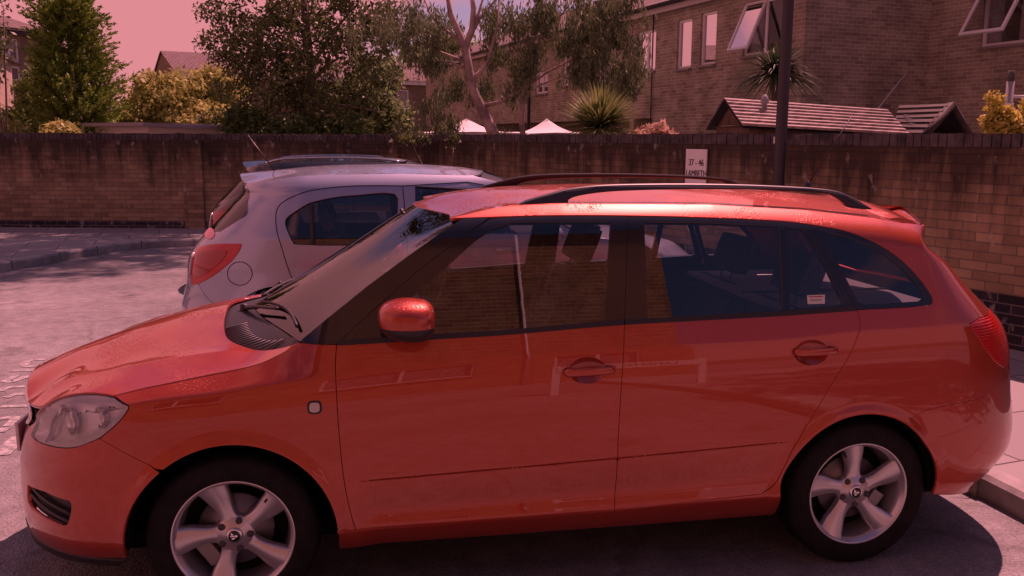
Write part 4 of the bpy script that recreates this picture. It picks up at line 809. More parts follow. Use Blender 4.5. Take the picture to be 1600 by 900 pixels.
# eucalyptus
De = 16.2
def e_(u, v, o=0.): return Vector(atd(u, v, De))+Vector((0, o, 0))
b = e_(776, 219); tp = [Vector((b.x+.1, b.y, 0)), b, e_(757, 180), e_(741, 145), e_(733, 112), e_(727, 75), e_(716, 50), e_(704, 22), e_(698, -20)]
lim = [([e_(735, 122), e_(748, 116), e_(763, 95), e_(775, 50), e_(782, -10)], [.04, .045, .03, .022, .015]), ([e_(728, 72), e_(738, 45), e_(740, 15), e_(735, -30)], [.06, .06, .05, .035]),
       ([e_(745, 168), e_(780, 160), e_(815, 140), e_(860, 110), e_(905, 88)], [.045, .035, .028, .02, .01]), ([e_(724, 68), e_(700, 50), e_(672, 22), e_(660, -10)], [.04, .028, .018, .01]), ([e_(722, 95), e_(690, 82), e_(650, 62), e_(620, 50)], [.03, .022, .015, .008]),
       ([e_(738, 50), e_(752, 25), e_(770, 5), e_(790, -20)], [.035, .025, .018, .012]), ([e_(818, 220), e_(815, 190), e_(818, 140), e_(828, 90), e_(838, 40), e_(842, -20)], [.055, .05, .045, .035, .025, .015]), ([e_(826, 100), e_(845, 60), e_(880, 20), e_(900, -10)], [.03, .022, .014, .008]), ([e_(818, 150), e_(850, 130), e_(900, 110), e_(955, 105)], [.02, .016, .012, .006]),
       ([e_(733, 110), e_(700, 95), e_(670, 95)], [.02, .014, .008]), ([e_(737, 48), e_(745, 30), e_(757, -10)], [.04, .03, .02])]
et = limb_tree('eucalyptus_tree', 'leaning eucalyptus with bare pinkish trunk and hanging leaves', b, tp, [.13, .115, .095, .08, .082, .072, .062, .05, .04], lim, ebark)
def hang(cl, per, L=.5):
    """hanging clumps: long narrow leaves strung below a point"""
    out = []; al = []
    for (u, v, ru, rv, k) in cl:
        for _ in range(k):
            uu = u+rng.normal(0, ru*.5); c = np.array(e_(uu, v+rng.normal(0, rv*.5), rng.normal(0, .35)+(.75 if 690 < uu < 800 else 0))); n = per; t = rng.uniform(0, 1, n)[:, None]; p = c+np.array([0, 0, -1.])*t*L+rng.normal(0, .075, (n, 3))*(1-.4*t); out.append(p); al.append(np.tile([0, 0, -1.], (n, 1)))
    return np.vstack(out), np.vstack(al)
cl = [(600, 40, 45, 40, 18), (640, 30, 45, 30, 20), (690, 50, 36, 35, 24), (665, 90, 25, 20, 8), (680, 25, 30, 20, 6), (720, 130, 42, 18, 14), (690, 150, 30, 12, 8), (660, 195, 30, 12, 9), (700, 200, 25, 10, 6), (720, 185, 14, 16, 5), (760, 30, 40, 35, 8), (790, 60, 22, 40, 12), (815, 90, 26, 40, 26), (800, 20, 50, 25, 24), (845, 25, 24, 35, 18), (870, 60, 20, 30, 10), (930, 20, 48, 30, 30), (962, 55, 30, 34, 26), (915, 78, 34, 22, 18), (975, 98, 22, 24, 16), (945, 122, 44, 14, 18), (895, 110, 18, 18, 10), (985, 125, 12, 14, 8), (905, 40, 22, 30, 14), (955, -5, 45, 20, 20), (770, 120, 12, 12, 4), (785, 200, 10, 10, 2), (812, 130, 16, 18, 6), (690, 90, 18, 12, 4), (785, 140, 10, 8, 2)]
P, A = hang(cl, 62, .30); V = leaves(P, .026, 5.0, 0, along=A, jit=.42); link('crown', fastmesh('crown', V, 4), et, euc)
# spiky cordylines
def spiky(nm, u, v, D, Rpx, n, m, lab, wid=.030, trunkm=bark, up=.15, droop=.5, lim=None, flower=0):
    c = np.array(atd(u, v, D)); T_ = tree_thing(nm, c, lab, 'plant'); R = Rpx*D/FPX; mb = MB(); mb.tube([(c[0], c[1], 0), tuple(c)], [.08, .06], 8); mb.build('stem', trunkm, T_)
    V = []; F = []; K = 6
    for i in range(n):
        d = unit(1)[0]; d[2] = abs(d[2])*.9+up*rng.uniform(-1.6, 1); d /= np.linalg.norm(d); L = R*rng.uniform(.72, 1.08); side = np.cross(d, [0, 0, 1.]); side /= max(np.linalg.norm(side), 1e-6); b0 = len(V); dr = droop*rng.uniform(.3, 1.)
        for k in range(K+1):
            t = k/K; p = c+d*L*t+np.array([0, 0, -dr*L*t*t*.6]); w = wid*(1-t)**.7*(.5+.5*min(1, t*4)); V += [p-side*w/2, p+side*w/2]
        F += [(b0+2*k, b0+2*k+1, b0+2*k+3, b0+2*k+2) for k in range(K)]
    me = mesh_np('leaves', V, F, False); link('leaves', me, T_, m)
    return T_
spiky('spiky_bush', 937, 200, 13.2, 84, 1300, cord, 'bright spiky cordyline bush standing behind the wall in the middle', .032, up=.25, droop=.35)
spiky('palm_plant', 1213, 118, 13.0, 82, 620, cordd, 'dark arching palm-like plant between the lamp post and the slatted shed', .040, up=.1, droop=1.0)
shrub('golden_shrub', 'bright yellow-leaved shrub at the right edge behind the wall', [px_blob(1563, 190, 12, 14, 22, .25), px_blob(1552, 160, 12, 6, 14, .1), px_blob(1590, 200, 12, 20, 10, .25), px_blob(1602, 172, 12, 8, 12, .1)], 120, 20, gold, .042, .045, aspect=2.4)
shrub('red_leaf_plant', 'small pinkish cream plants at the foot of the overhang, right of the spiky bush', [px_blob(1012, 210, 13.5, 10, 9, .2), px_blob(1035, 208, 13.5, 12, 10, .2), px_blob(995, 214, 13.5, 14, 6, .2), px_blob(1060, 214, 13.5, 10, 4, .2)], 36, 16, leafmat('cream_leaf', (.45, .30, .20), (.70, .48, .36), 6), .06, .04)
shrub('wall_sprig', 'few leafy sprigs hanging over the wall coping', [px_blob(708, 222, 14.3, 8, 10, .1), px_blob(640, 214, 14.6, 30, 6, .2)], 16, 16, dgreen, .05, .05)

# unseen tree added on the right to shade the ground beside the camera
ot = tree_thing('shade_tree', (8.6, .6), 'unseen leafy tree added right of the orange car to shade the ground', 'tree'); mb = MB(); mb.tube([(8.6, .6, 0), (8.6, .6, 3), (8.5, .7, 6.5)], [.16, .13, .05], 10); mb.build('trunk', bark, ot)
C, U = cloud([(8.7, .6, 6.4, 2.3, 2.0, 1.5), (9.6, -.8, 6.6, 2., 2., 1.4), (8.9, -2.2, 6.4, 2.2, 1.8, 1.4), (8.2, .4, 8, 1.6, 1.6, 1.2)], 420, 30, .2, .2); link('crown', fastmesh('crown', leaves(C, .11, 2.0, .3), 4), ot, dgreen)
# ------------------------------------------------------------------ the orange estate car
YC = .821
def s_zr(x): return np.interp(x, [.3, .6, .8, 1.2, 1.8, 2.2, 2.5, 2.9], [1.24, 1.31, 1.335, 1.352, 1.345, 1.32, 1.285, 1.21])
ZCX = [-.9, -.31, -.054, .1, .367, .64, .98, 1.39, 1.95, 2.3, 2.78, 3.3]; ZCZ = [.70, .800, .827, .844, .868, .893, .914, .929, .937, .958, .972, .975]
_zc = catmull(np.stack([ZCX, ZCZ], 1), 8)
FA = (.008, .300, .352); RA = (2.352, .305, .338)
def red_L(x, z):
    zc = np.interp(x, _zc[:, 0], _zc[:, 1]); lc = .808-.022*((x-1.3)/1.7)**2
    e = sp(z-zc, .004); d = sp(zc-z, .004)
    k = .335+.85*sst((.42-x)/.55)
    l = lc-k*e+.030*(1-np.exp(-d/.16))
    l -= 4.5*np.maximum(0, .325-z)**2+ .5*np.maximum(0, .36-z)**2
    wx = sst((x-.40)/.12)*sst((2.15-x)/.14)
    zs = .497+(x-.4)*.0332
    l -= wx*(.004*sst((zs-z)/.006)+.13*(sp(zs-z, .01)-sp(zs-z-.135, .012)))
    l += wx*.016*np.exp(-((z-(.315+.012*x))/.034)**2)
    zr = s_zr(x); t = np.maximum(0, z-zr); l -= 9.*t*t
    for cx, cz, r in (FA, RA):
        dd = np.hypot(x-cx, z-cz)-r; l += .013*sst(1-dd/.052)*sst((z-.22)/.1)*(1-.85*sst((x-2.54)/.11))
    return l
car = empty('estate_car', (1.2, YC, 0), 'orange-red estate car with black roof rails, parked in the foreground', 'car')
R_ = Shell(red_L, -.22, 2.62, (2.45, 1.95, .60, .80), (2.9, 2.3, .62, .80), lambda z: np.full_like(z, -.84), lambda z: np.full_like(z, 3.22), YC)
R_.fit('f', [(60, 622), (50, 645), (40, 672), (33, 700), (30, 730), (32, 760), (38, 790), (43, 812), (50, 830)], [.18, .26, .34, .42, .50, .58, .66, .74, .84])
R_.fit('r', [(1425, 354), (1450, 381), (1476, 407), (1500, 436), (1522, 462), (1548, 488), (1560, 499), (1571, 520), (1577, 550), (1579, 590), (1579, 625), (1583, 645), (1582, 668), (1577, 690), (1571, 706), (1550, 726), (1520, 742)],
        [.20, .27, .33, .40, .46, .50, .56, .65, .75, .85, .93, 1.0, 1.1, 1.2, 1.3, 1.40])
T = R_.tr; P_ = R_.P

paint = mat('orange_paint', (.46, .055, .018), .40, .50, 1.); bsdf(paint).inputs['Coat Roughness'].default_value = .025; bsdf(paint).inputs['Coat IOR'].default_value = 1.6
noisecol(paint, (.37, .037, .011), (.41, .042, .013), 220, 2, .4, .6)
def wet(m, dens=1.):
    """beads of rain: small bumps of a Voronoi texture, only where the surface faces up"""
    nt = m.node_tree; t = node(nt, 'ShaderNodeTexCoord'); v = node(nt, 'ShaderNodeTexVoronoi'); v.inputs['Scale'].default_value = 120
    r = node(nt, 'ShaderNodeMapRange'); r.inputs[1].default_value = .42; r.inputs[2].default_value = .05; r.inputs[3].default_value = 0; r.inputs[4].default_value = 1
    n = node(nt, 'ShaderNodeTexNoise'); n.inputs['Scale'].default_value = 5; n.inputs['Detail'].default_value = 3
    r2 = node(nt, 'ShaderNodeMapRange'); r2.inputs[1].default_value = .50; r2.inputs[2].default_value = .60
    g = node(nt, 'ShaderNodeNewGeometry'); sx = node(nt, 'ShaderNodeSeparateXYZ'); r3 = node(nt, 'ShaderNodeMapRange'); r3.inputs[1].default_value = .55; r3.inputs[2].default_value = .8
    m1 = node(nt, 'ShaderNodeMath', operation='MULTIPLY'); m2 = node(nt, 'ShaderNodeMath', operation='MULTIPLY'); b = node(nt, 'ShaderNodeBump'); b.inputs['Distance'].default_value = .0016*dens; b.inputs['Strength'].default_value = .8
    L = nt.links.new
    L(t.outputs['Object'], v.inputs[0]); L(t.outputs['Object'], n.inputs[0]); L(v.outputs[0], r.inputs[0]); L(n.outputs[0], r2.inputs[0]); L(g.outputs['Normal'], sx.inputs[0]); L(sx.outputs[2], r3.inputs[0])
    L(r.outputs[0], m1.inputs[0]); L(r2.outputs[0], m1.inputs[1]); L(m1.outputs[0], m2.inputs[0]); L(r3.outputs[0], m2.inputs[1]); L(m2.outputs[0], b.inputs['Height']); L(b.outputs[0], bsdf(m).inputs['Normal']); L(b.outputs[0], bsdf(m).inputs['Coat Normal'])
def dusty(m, lo=.01, hi=.045):
    nt = m.node_tree; t = node(nt, 'ShaderNodeTexCoord'); n = node(nt, 'ShaderNodeTexNoise'); n.inputs['Scale'].default_value = 3.5; n.inputs['Detail'].default_value = 9; n.inputs['Roughness'].default_value = .7
    r = node(nt, 'ShaderNodeMapRange'); r.inputs[1].default_value = .45; r.inputs[2].default_value = .8; r.inputs[3].default_value = lo; r.inputs[4].default_value = hi
    nt.links.new(t.outputs['Object'], n.inputs[0]); nt.links.new(n.outputs[0], r.inputs[0]); nt.links.new(r.outputs[0], bsdf(m).inputs['Coat Roughness'])
wet(paint); dusty(paint)
blk = mat('gloss_black_foil', (.012, .011, .014), .12, 0, .6); trim = mat('black_trim', (.022, .020, .023), .45); rub = mat('rubber_black', (.014, .013, .014), .6)
under = mat('underbody_black', (.008, .008, .008), .9, spec=.1); chrome = mat('chrome', (.75, .75, .76), .12, 1.); alloy = mat('alloy_silver', (.56, .55, .56), .30, .75, .4)
railm = mat('rail_grey', (.035, .033, .04), .42); seatm = mat('seat_cloth', (.09, .085, .10), .9); lining = mat('headliner', (.20, .19, .19), .9)
noisecol(seatm, (.075, .072, .085), (.13, .125, .14), 60, 3)
wing = glassmat('window_glass', (.74, .74, .76), 0., 1.55, .055); lensc = glassmat('clear_lens', (.97, .97, .97), .0, 1.5, .03)

def seam(pts, n=6): return T(pts, n)
def arc(c, a0, a1, n=40, dr=0.): return np.array([(c[0]+(c[2]+dr)*math.cos(math.radians(t)), c[1]+(c[2]+dr)*math.sin(math.radians(t))) for t in np.linspace(a0, a1, n)])
def panel(name, outline, m, both=True, gap=.002, step=.02, extra=None, holes=(), off=0., flange=.014, parent=None, sym=False, shell=None, cat=None):
    sh = shell or R_; v, f = cdt_fill(outline, step, extra, holes, gap); su = surf(sh.P, v, f, 1, off, flange)
    if np.mean(su[2][:len(v), 1]) > 0 if not sym else False: pass
    return su, mirrored(*su, sh.yc)
def flipcheck(sh, q=(1.3, .7)):
    n = fnormal(sh.P, np.array([q]))[0]; return 1 if n[1] < 0 else -1
FL = flipcheck(R_)
def spanel(name, outline, m, parent, sides='both', gap=.002, step=.02, extra=None, holes=(), off=0., flange=.014, sh=None, fl=None, whole=False, fm=None):
    """panel on the near side, its mirror on the far side as a second object (or one object with whole=True)"""
    sh = sh or R_; v, f = cdt_fill(outline, step, extra, holes, gap); su = surf(fm or sh.P, v, f, fl or (FL if sh is R_ else sh.fl), off, flange)
    mi = mirrored(*su, sh.yc)
    if whole: return [link_surf(name, [su, mi], m, parent)]
    out = [link_surf(name, su, m, parent)]
    if sides == 'both': out.append(link_surf(name, mi, m, parent))
    return out
# feature rows so that creases are meshed sharply
crease = np.stack([np.linspace(-.28, 2.6, 160), np.interp(np.linspace(-.28, 2.6, 160), _zc[:, 0], _zc[:, 1])], 1)
def rows(x0, x1, fz, offs, st=.02):
    x = np.arange(x0, x1, st); return np.vstack([np.stack([x, fz(x)+o], 1) for o in offs])
fzc = lambda x: np.interp(x, _zc[:, 0], _zc[:, 1]); fzs = lambda x: .497+(x-.4)*.0332
EX = np.vstack([rows(-.3, 2.75, fzc, (-.016, -.008, -.003, .003, .008, .016), .012), rows(.4, 2.15, fzs, (-.014, -.010, -.006, -.002, .003), .012)])
for c in (FA, RA): EX = np.vstack([EX]+[arc(c, -10, 190, 90, d) for d in (.012, .026, .04, .053)])

sd_f = seam([(526, 538), (524, 570), (526, 620), (530, 680), (536, 740), (545, 790), (556, 829.5)])
sd_b = seam([(976, 506), (974, 560), (970, 620), (966, 690), (963, 750), (960, 797.5)])
sd_r = seam([(1339, 484), (1344, 503), (1342, 520), (1325, 560), (1300, 600), (1270, 650), (1240, 700), (1223, 735), (1210, 757), (1190, 772)])
belt = seam([(466, 535), (526, 538), (690, 528), (800, 521), (976, 506), (1200, 493.5), (1339, 484), (1400, 481), (1440, 478), (1455, 474)], 8)
sill = seam([(520, 835), (556, 829.5), (800, 814), (960, 797.5), (1100, 782), (1190, 772)], 8)
def between(c, x0, x1):
    x0_, x1_ = min(x0, x1), max(x0, x1); k = (c[:, 0] > x0_+.004) & (c[:, 0] < x1_-.004); r = np.vstack([[x0_, np.interp(x0_, c[:, 0], c[:, 1])], c[k], [x1_, np.interp(x1_, c[:, 0], c[:, 1])]])
    return r if x0 < x1 else r[::-1]
doors = []
hc = {}
for nm, A, B, hp in (('front_door', sd_f, sd_b, [(918, 579), (880, 574, 590), (960, 569, 585)]), ('rear_door', sd_b, sd_r, [(1268, 551), (1240, 543, 558), (1307, 539, 554)])):
    out = np.vstack([A, between(sill, A[-1, 0], B[-1, 0])[1:-1], B[::-1], between(belt, B[0, 0], A[0, 0])[1:-1]])
    hcq = R_.inv(*hp[0]); rr = .070
    hole = np.array([(hcq[0]+rr*math.cos(t), hcq[1]+.048*math.sin(t)) for t in np.linspace(0, 2*math.pi, 36, endpoint=False)])
    ring2 = np.array([(hcq[0]+(rr+.008)*math.cos(t), hcq[1]+.056*math.sin(t)) for t in np.linspace(0, 2*math.pi, 48, endpoint=False)])
    ds = spanel(nm, out, paint, car, step=.018, extra=np.vstack([EX, ring2]), holes=[hole])
    v, f = cdt_fill(hole, .006)
    def cupmap(q, c=hcq, rr=rr):
        p = P_(q); n = fnormal(P_, q)*FL; r2 = ((q[:, 0]-c[0])/rr)**2+((q[:, 1]-c[1])/.048)**2
        return p-n*(.026*np.clip(1-r2, 0, 1)**.8)[:, None]
    h0 = R_.inv(hp[1][0], (hp[1][1]+hp[1][2])/2); h1 = R_.inv(hp[2][0], (hp[2][1]+hp[2][2])/2)
    for side, d in enumerate(ds):
        p = cupmap(v); n = fnormal(cupmap, v, .002)*FL; F = []
        for t in f:
            a, b, c = p[list(t)]; F.append(t if np.dot(np.cross(b-a, c-a), n[t[0]]) > 0 else t[::-1])
        su = (p, F, n); su = su if side == 0 else mirrored(*su, YC); link_surf('handle_recess', su, paint, d)
        # handle bar: rounded bar arching over the recess
        K = 14; ln = []; 
        for i in range(K+1):
            s_ = i/K; q = h0+(h1-h0)*s_; b_ = P_(q[None])[0]; n_ = fnormal(P_, q[None])[0]*FL
            ln.append((b_+n_*(.006+.020*math.sin(math.pi*s_)**.6), .0165-.002*s_ if 0 < i < K else .009))
        V = []; seg = 12
        for i, (c_, h_) in enumerate(ln):
            for k in range(seg):
                t = 2*math.pi*k/seg; V.append((c_[0], c_[1]-.007*math.copysign(abs(math.cos(t))**.6, math.cos(t)), c_[2]+h_*math.copysign(abs(math.sin(t))**.7, math.sin(t))))
        F = [(i*seg+k, i*seg+(k+1) % seg, (i+1)*seg+(k+1) % seg, (i+1)*seg+k) for i in range(K) for k in range(seg)]+[tuple(range(seg)), tuple(K*seg+k for k in range(seg))[::-1]]
        V = np.array(V)
        if side: V[:, 1] = 2*YC-V[:, 1]
        mbh = MB(); mbh.add(V, F, True); mbh.build('door_handle', paint, d)
    doors.append(ds)

# front wing, bumper, lamps
hl_low = seam([(179, 619), (190, 627), (201, 635), (195, 648), (180, 665), (156, 685)], 6)
seam_fb = seam([(156, 686), (195, 708), (243, 733)], 5)
bon_seam = seam([(179, 618), (225, 607), (275, 597), (350, 582), (400, 570), (430, 557), (450, 546), (466, 535)], 6)
fa0 = math.degrees(math.atan2(seam_fb[-1, 1]-FA[1], seam_fb[-1, 0]-FA[0]))
qs = sill[0]; fa1 = math.degrees(math.asin((qs[1]-.02-FA[1])/FA[2]))
A_arc = arc(FA, fa1, fa0, 50)
wingp = np.vstack([bon_seam, between(belt, bon_seam[-1, 0], sd_f[0, 0])[1:-1], sd_f, between(sill, sd_f[-1, 0], FA[0]+FA[2]*math.cos(math.radians(fa1)))[1:], A_arc[1:-1], seam_fb[::-1], hl_low[::-1][1:-1]])
spanel('front_wing', wingp, paint, car, step=.018, extra=EX)
hq = seam([(156, 685), (140, 692), (115, 700), (90, 700), (66, 694), (51, 685), (50, 675), (57, 655), (70, 634)], 5)
ht = seam([(70, 634), (85, 625), (110, 617), (140, 614), (165, 616), (179, 619)], 5)
ZB = .235; a0 = R_.a0
ba1 = 180-math.degrees(math.asin((ZB+.02-FA[1])/FA[2]))
barc = arc(FA, fa0, ba1+0., 30)
p70 = hq[-1]
bump_top = np.array([p70, (p70[0]-.05, p70[1]-.035), (a0+.40, .615), (a0+.33, .605), (a0+.15, .60), (a0, .60)])
fog = seam([(43, 757), (44, 786), (58, 803), (80, 815), (96, 822), (105, 820), (111, 800), (110, 784), (95, 779), (70, 768)], 3)
intake = np.array([(a0-.0, .30), (a0+.40, .31), (a0+.44, .36), (a0+.42, .46), (a0, .48)])
fog_c = fog.mean(0); cre = seam([(112, 784), (145, 786), (178, 788)], 6)
bumpp = np.vstack([[(a0, ZB)], [(a0+.3, ZB)], [(barc[-1, 0]-.2, ZB)], barc[::-1], seam_fb[::-1][1:], hq[1:], bump_top[1:]])
v, f = cdt_fill(bumpp, .018, None, [fog, np.vstack([intake[1:-1], [(a0+.001, .48), (a0+.001, .30)]])], .001)
def center_snap(v): v = v.copy(); k = np.abs(v[:, 0]-a0) < .004; v[k, 0] = a0; return v
v = center_snap(v); su = surf(P_, v, f, FL, 0, .014); link_surf('front_bumper', [su, mirrored(*su, YC)], paint, car)
bump_o = bpy.data.objects['front_bumper']
# lower lip, fog grille, intake, grille
lip = np.array([(a0, ZB-.055), (a0+.3, ZB-.055), (barc[-1, 0]-.04, ZB-.035), (barc[-1, 0]-.01, ZB+.003), (a0+.3, ZB+.003), (a0, ZB+.003)])
spanel('bumper_lip', lip, trim, car, step=.02, off=.004, gap=0, whole=True)
for i, o_ in enumerate(spanel('fog_grille', fog, trim, bump_o, off=-.022, gap=-.004, step=.012, flange=0)):
    mb = MB()
    x0, x1 = fog[:, 0].min(), fog[:, 0].max(); z0, z1 = fog[:, 1].min(), fog[:, 1].max()
    for fz in (.36, .66):
        aa = np.linspace(x0+.012, x1-.010, 12); qq = np.stack([aa, z0+(z1-z0)*fz-(aa-x0)*.16+.02], 1); pp = P_(qq)-fnormal(P_, qq)*FL*.012
        if i: pp[:, 1] = 2*YC-pp[:, 1]
        mb.tube(pp, .007, 6)
    mb.build('fog_slat', trim, o_)
v, f = cdt_fill(np.array([(a0, .29), (a0+.42, .30), (a0+.46, .36), (a0+.44, .47), (a0, .49)]), .03); su = surf(P_, v, f, FL, -.03, 0); link_surf('lower_intake', [su, mirrored(*su, YC)], under, bump_o)
grl = np.array([(a0, .605), (a0+.33, .61), (a0+.38, .64), (a0+.36, .69), (a0+.2, .735), (a0, .745)])
v, f = cdt_fill(grl, .02, None, (), 0); v = center_snap(v); su = surf(P_, v, f, FL, -.012, .0); grille = link_surf('grille', [su, mirrored(*su, YC)], trim, car)
gl = P_(resample(grl[1:-1], .02, False)); mb = MB(); g2 = np.vstack([P_(np.array([(a0, .605)])), gl, P_(np.array([(a0, .745)]))]); gm = g2.copy(); gm[:, 1] = 2*YC-gm[:, 1]
mb.tube(np.vstack([g2, gm[::-1][1:]]), .011, 8); mb.build('chrome_surround', chrome, grille)
mb = MB()
for zz in (.63, .655, .68, .705, .725):
    aa = np.linspace(a0, a0+.33-(zz-.61)*.9, 14); pp = P_(np.stack([aa, np.full(14, zz)], 1)); pm = pp.copy(); pm[:, 1] = 2*YC-pm[:, 1]; mb.tube(np.vstack([pp[::-1], pm[1:]]), .006, 5)
mb.build('grille_bar', trim, grille)
pl = P_(np.array([(a0, .53)]))[0]
mb = MB(); mb.box((pl[0]+.012, YC, .535), (.006, .26, .055), bev=.004); plate = mb.build('number_plate', mat('plate_white', (.7, .7, .68), .4), bump_o)
bd = MB(); bp_ = P_(np.array([(a0, .765)]))[0]; bd.lathe([(0, .010), (.030, .010), (.036, .006), (.038, 0)], (bp_[0]+.006, YC, .728), (-.93, 0, .36), 32); bd.build('badge', chrome, grille)
bd = MB(); bd.lathe([(0, .012), (.029, .011)], (bp_[0]+.004, YC, .728), (-.93, 0, .36), 32); bd.build('badge_disc', mat('badge_green', (.01, .03, .015), .2), grille)
# headlights
hlo = np.vstack([hl_low, hq[1:], ht[1:-1]])
chm = mat('reflector', (.62, .62, .64), .16, .9)
for i, o_ in enumerate(spanel('headlight', hlo, lensc, car, step=.016, off=.001, gap=.003, flange=.01)):
    hcen = hlo.mean(0)
    v, f = cdt_fill(hcen+(hlo-hcen)*.97, .014)
    def hm(q, c=hcen):
        p = P_(q); n = fnormal(P_, q)*FL; r = np.clip(dist_poly(hlo, q)/.035, 0, 1); return p-n*(.008+.035*sst(r))[:, None]
    p = hm(v); n = fnormal(hm, v, .003)*FL; F = [t if np.dot(np.cross(p[t[1]]-p[t[0]], p[t[2]]-p[t[0]]), n[t[0]]) > 0 else t[::-1] for t in f]
    su = (p, F, n); su = mirrored(*su, YC) if i else su; link_surf('lamp_housing', su, mat('lamp_grey', (.96, .95, .97), .30, .15), o_)
    for (pu, pv, r_) in ((100, 662, .047), (150, 655, .036)):
        q = R_.inv(pu, pv); c_ = P_(q[None])[0]; n_ = fnormal(P_, q[None])[0]*FL; ax = Vector((-.86, -.48, -.05)) if i == 0 else Vector((-.86, .48, -.05)); c_ = c_-n_*.034
        if i: c_[1] = 2*YC-c_[1]
        b = MB(); b.lathe([(r_*.2, -.026), (r_*.5, -.02), (r_*.85, -.006), (r_, .012), (r_*1.04, .012), (r_*1.04, 0)], c_, ax, 28); b.build('lamp_reflector', chm, o_)
        b = MB(); b.lathe([(0, .010), (.010, .006), (.013, -.004), (.013, -.02)], c_, ax, 14); b.build('bulb', mat('bulb_glass', (.8, .78, .75), .1), o_)
    q0 = R_.inv(84, 640); b = MB(); c_ = P_(q0[None])[0]; 
    if i: c_[1] = 2*YC-c_[1]
    ql = R_.tr([(66, 690), (74, 668), (84, 650), (92, 630)], 4); pp = P_(ql)-fnormal(P_, ql)*FL*.02
    if i: pp[:, 1] = 2*YC-pp[:, 1]
    b.tube(pp, .010, 8); b.build('bezel', chm, o_)

# quarter / D-pillar / roof side in one pressing
dlo_top = seam([(722, 341), (850, 337), (975, 337), (1100, 340), (1220, 345.5), (1280, 353), (1330, 363.5), (1380, 386), (1415, 412), (1440, 439), (1455, 461), (1458, 470), (1453, 476), (1440, 478)], 6)
def topz(x): return np.minimum(s_zr(x)+.088, 1.393+(x-.785)*.19)
ra_s = sill[-1]; ra1 = math.degrees(math.asin((.318-RA[1])/RA[2])); 
bseam_r = seam([(1424, 657), (1437, 646), (1452, 640), (1480, 634), (1510, 628), (1532, 622), (1546, 611), (1555, 597), (1562, 583), (1567, 575)], 6)
rb0 = math.degrees(math.atan2(bseam_r[0, 1]-RA[1], bseam_r[0, 0]-RA[0]))
tl = np.array([R_.inv(*p) for p in [(1567, 575), (1553, 565), (1535, 540), (1524, 522), (1515, 506), (1530, 497), (1547, 488.5)]])
tg_top = np.array([tl[-1]+(.005, .005), (tl[-1, 0]-.01, 1.06), (tl[-1, 0]-.012, 1.15), (tl[-1, 0]-.014, 1.25), (tl[-1, 0]-.016, 1.33)])
xe = tg_top[-1, 0]
tops = np.array([(x, topz(x)) for x in np.linspace(min(xe, 2.60), .78, 30)])
print('DEBUG tl', tl.round(3), 'a1', R_.a1, 'xe', xe, 'a0', R_.a0, 'bs', bseam_r[[0, -1]].round(3))
ralo = arc(RA, 180-ra1, rb0, 50)
belt_r = between(belt, sd_r[0, 0], dlo_top[-1, 0])
side_o = np.vstack([dlo_top, belt_r[::-1][1:-1], sd_r, [(RA[0]-RA[2]*math.cos(math.radians(ra1)), ra_s[1])], ralo, bseam_r[1:], tl[1:], tg_top[1:], tops])
sides = spanel('body_side', side_o, paint, car, step=.018, extra=EX)
# sill
sl = np.vstack([between(sill, FA[0]+FA[2]*math.cos(math.radians(fa1))+.004, sill[-1, 0]-.03), [(1.955, .350), (2.018, .350), (2.035, .225)], [(.36, .225)]])
spanel('sill', sl, paint, car, step=.02, off=-.002)
# rear bumper and lamps
a1 = R_.a1
rbe = math.degrees(math.asin((.29-RA[1])/RA[2])); rbo = np.vstack([arc(RA, rbe, rb0, 26), bseam_r[1:], [(bseam_r[-1, 0]+.05, bseam_r[-1, 1]), (bseam_r[-1, 0]+.12, .60), (a1-.45, .56), (a1, .55), (a1, .24), (a1-.5, .24), (a1-.8, .245)]])
v, f = cdt_fill(rbo, .02, np.vstack([arc(RA, -10, 90, 50, d) for d in (.014, .03, .045)]), (), .001); k = np.abs(v[:, 0]-a1) < .004; v[k, 0] = a1; su = surf(P_, v, f, FL, 0, .014); rbump = link_surf('rear_bumper', [su, mirrored(*su, YC)], paint, car)
hid = np.array([(tl[-1, 0]+.10, tl[-1, 1]+.002), (tl[-1, 0]+.17, .93), (max(tl[0, 0], tl[-1, 0])+.12, .80), (tl[0, 0]+.05, tl[0, 1]-.004)])
tlo = np.vstack([tl, hid])
redlens = mat('red_lens', (.50, .008, .012), .08, 0, .6)
nt = redlens.node_tree; tcx = node(nt, 'ShaderNodeTexCoord'); wv = node(nt, 'ShaderNodeTexWave', bands_direction='Z'); wv.inputs['Scale'].default_value = 28; bpn = node(nt, 'ShaderNodeBump'); bpn.inputs['Strength'].default_value = .25; bpn.inputs['Distance'].default_value = .004
nt.links.new(tcx.outputs['Object'], wv.inputs[0]); nt.links.new(wv.outputs[1], bpn.inputs['Height']); nt.links.new(bpn.outputs[0], bsdf(redlens).inputs['Normal'])
for o_ in spanel('tail_light', tlo, redlens, car, off=.002, gap=.002, step=.015): pass
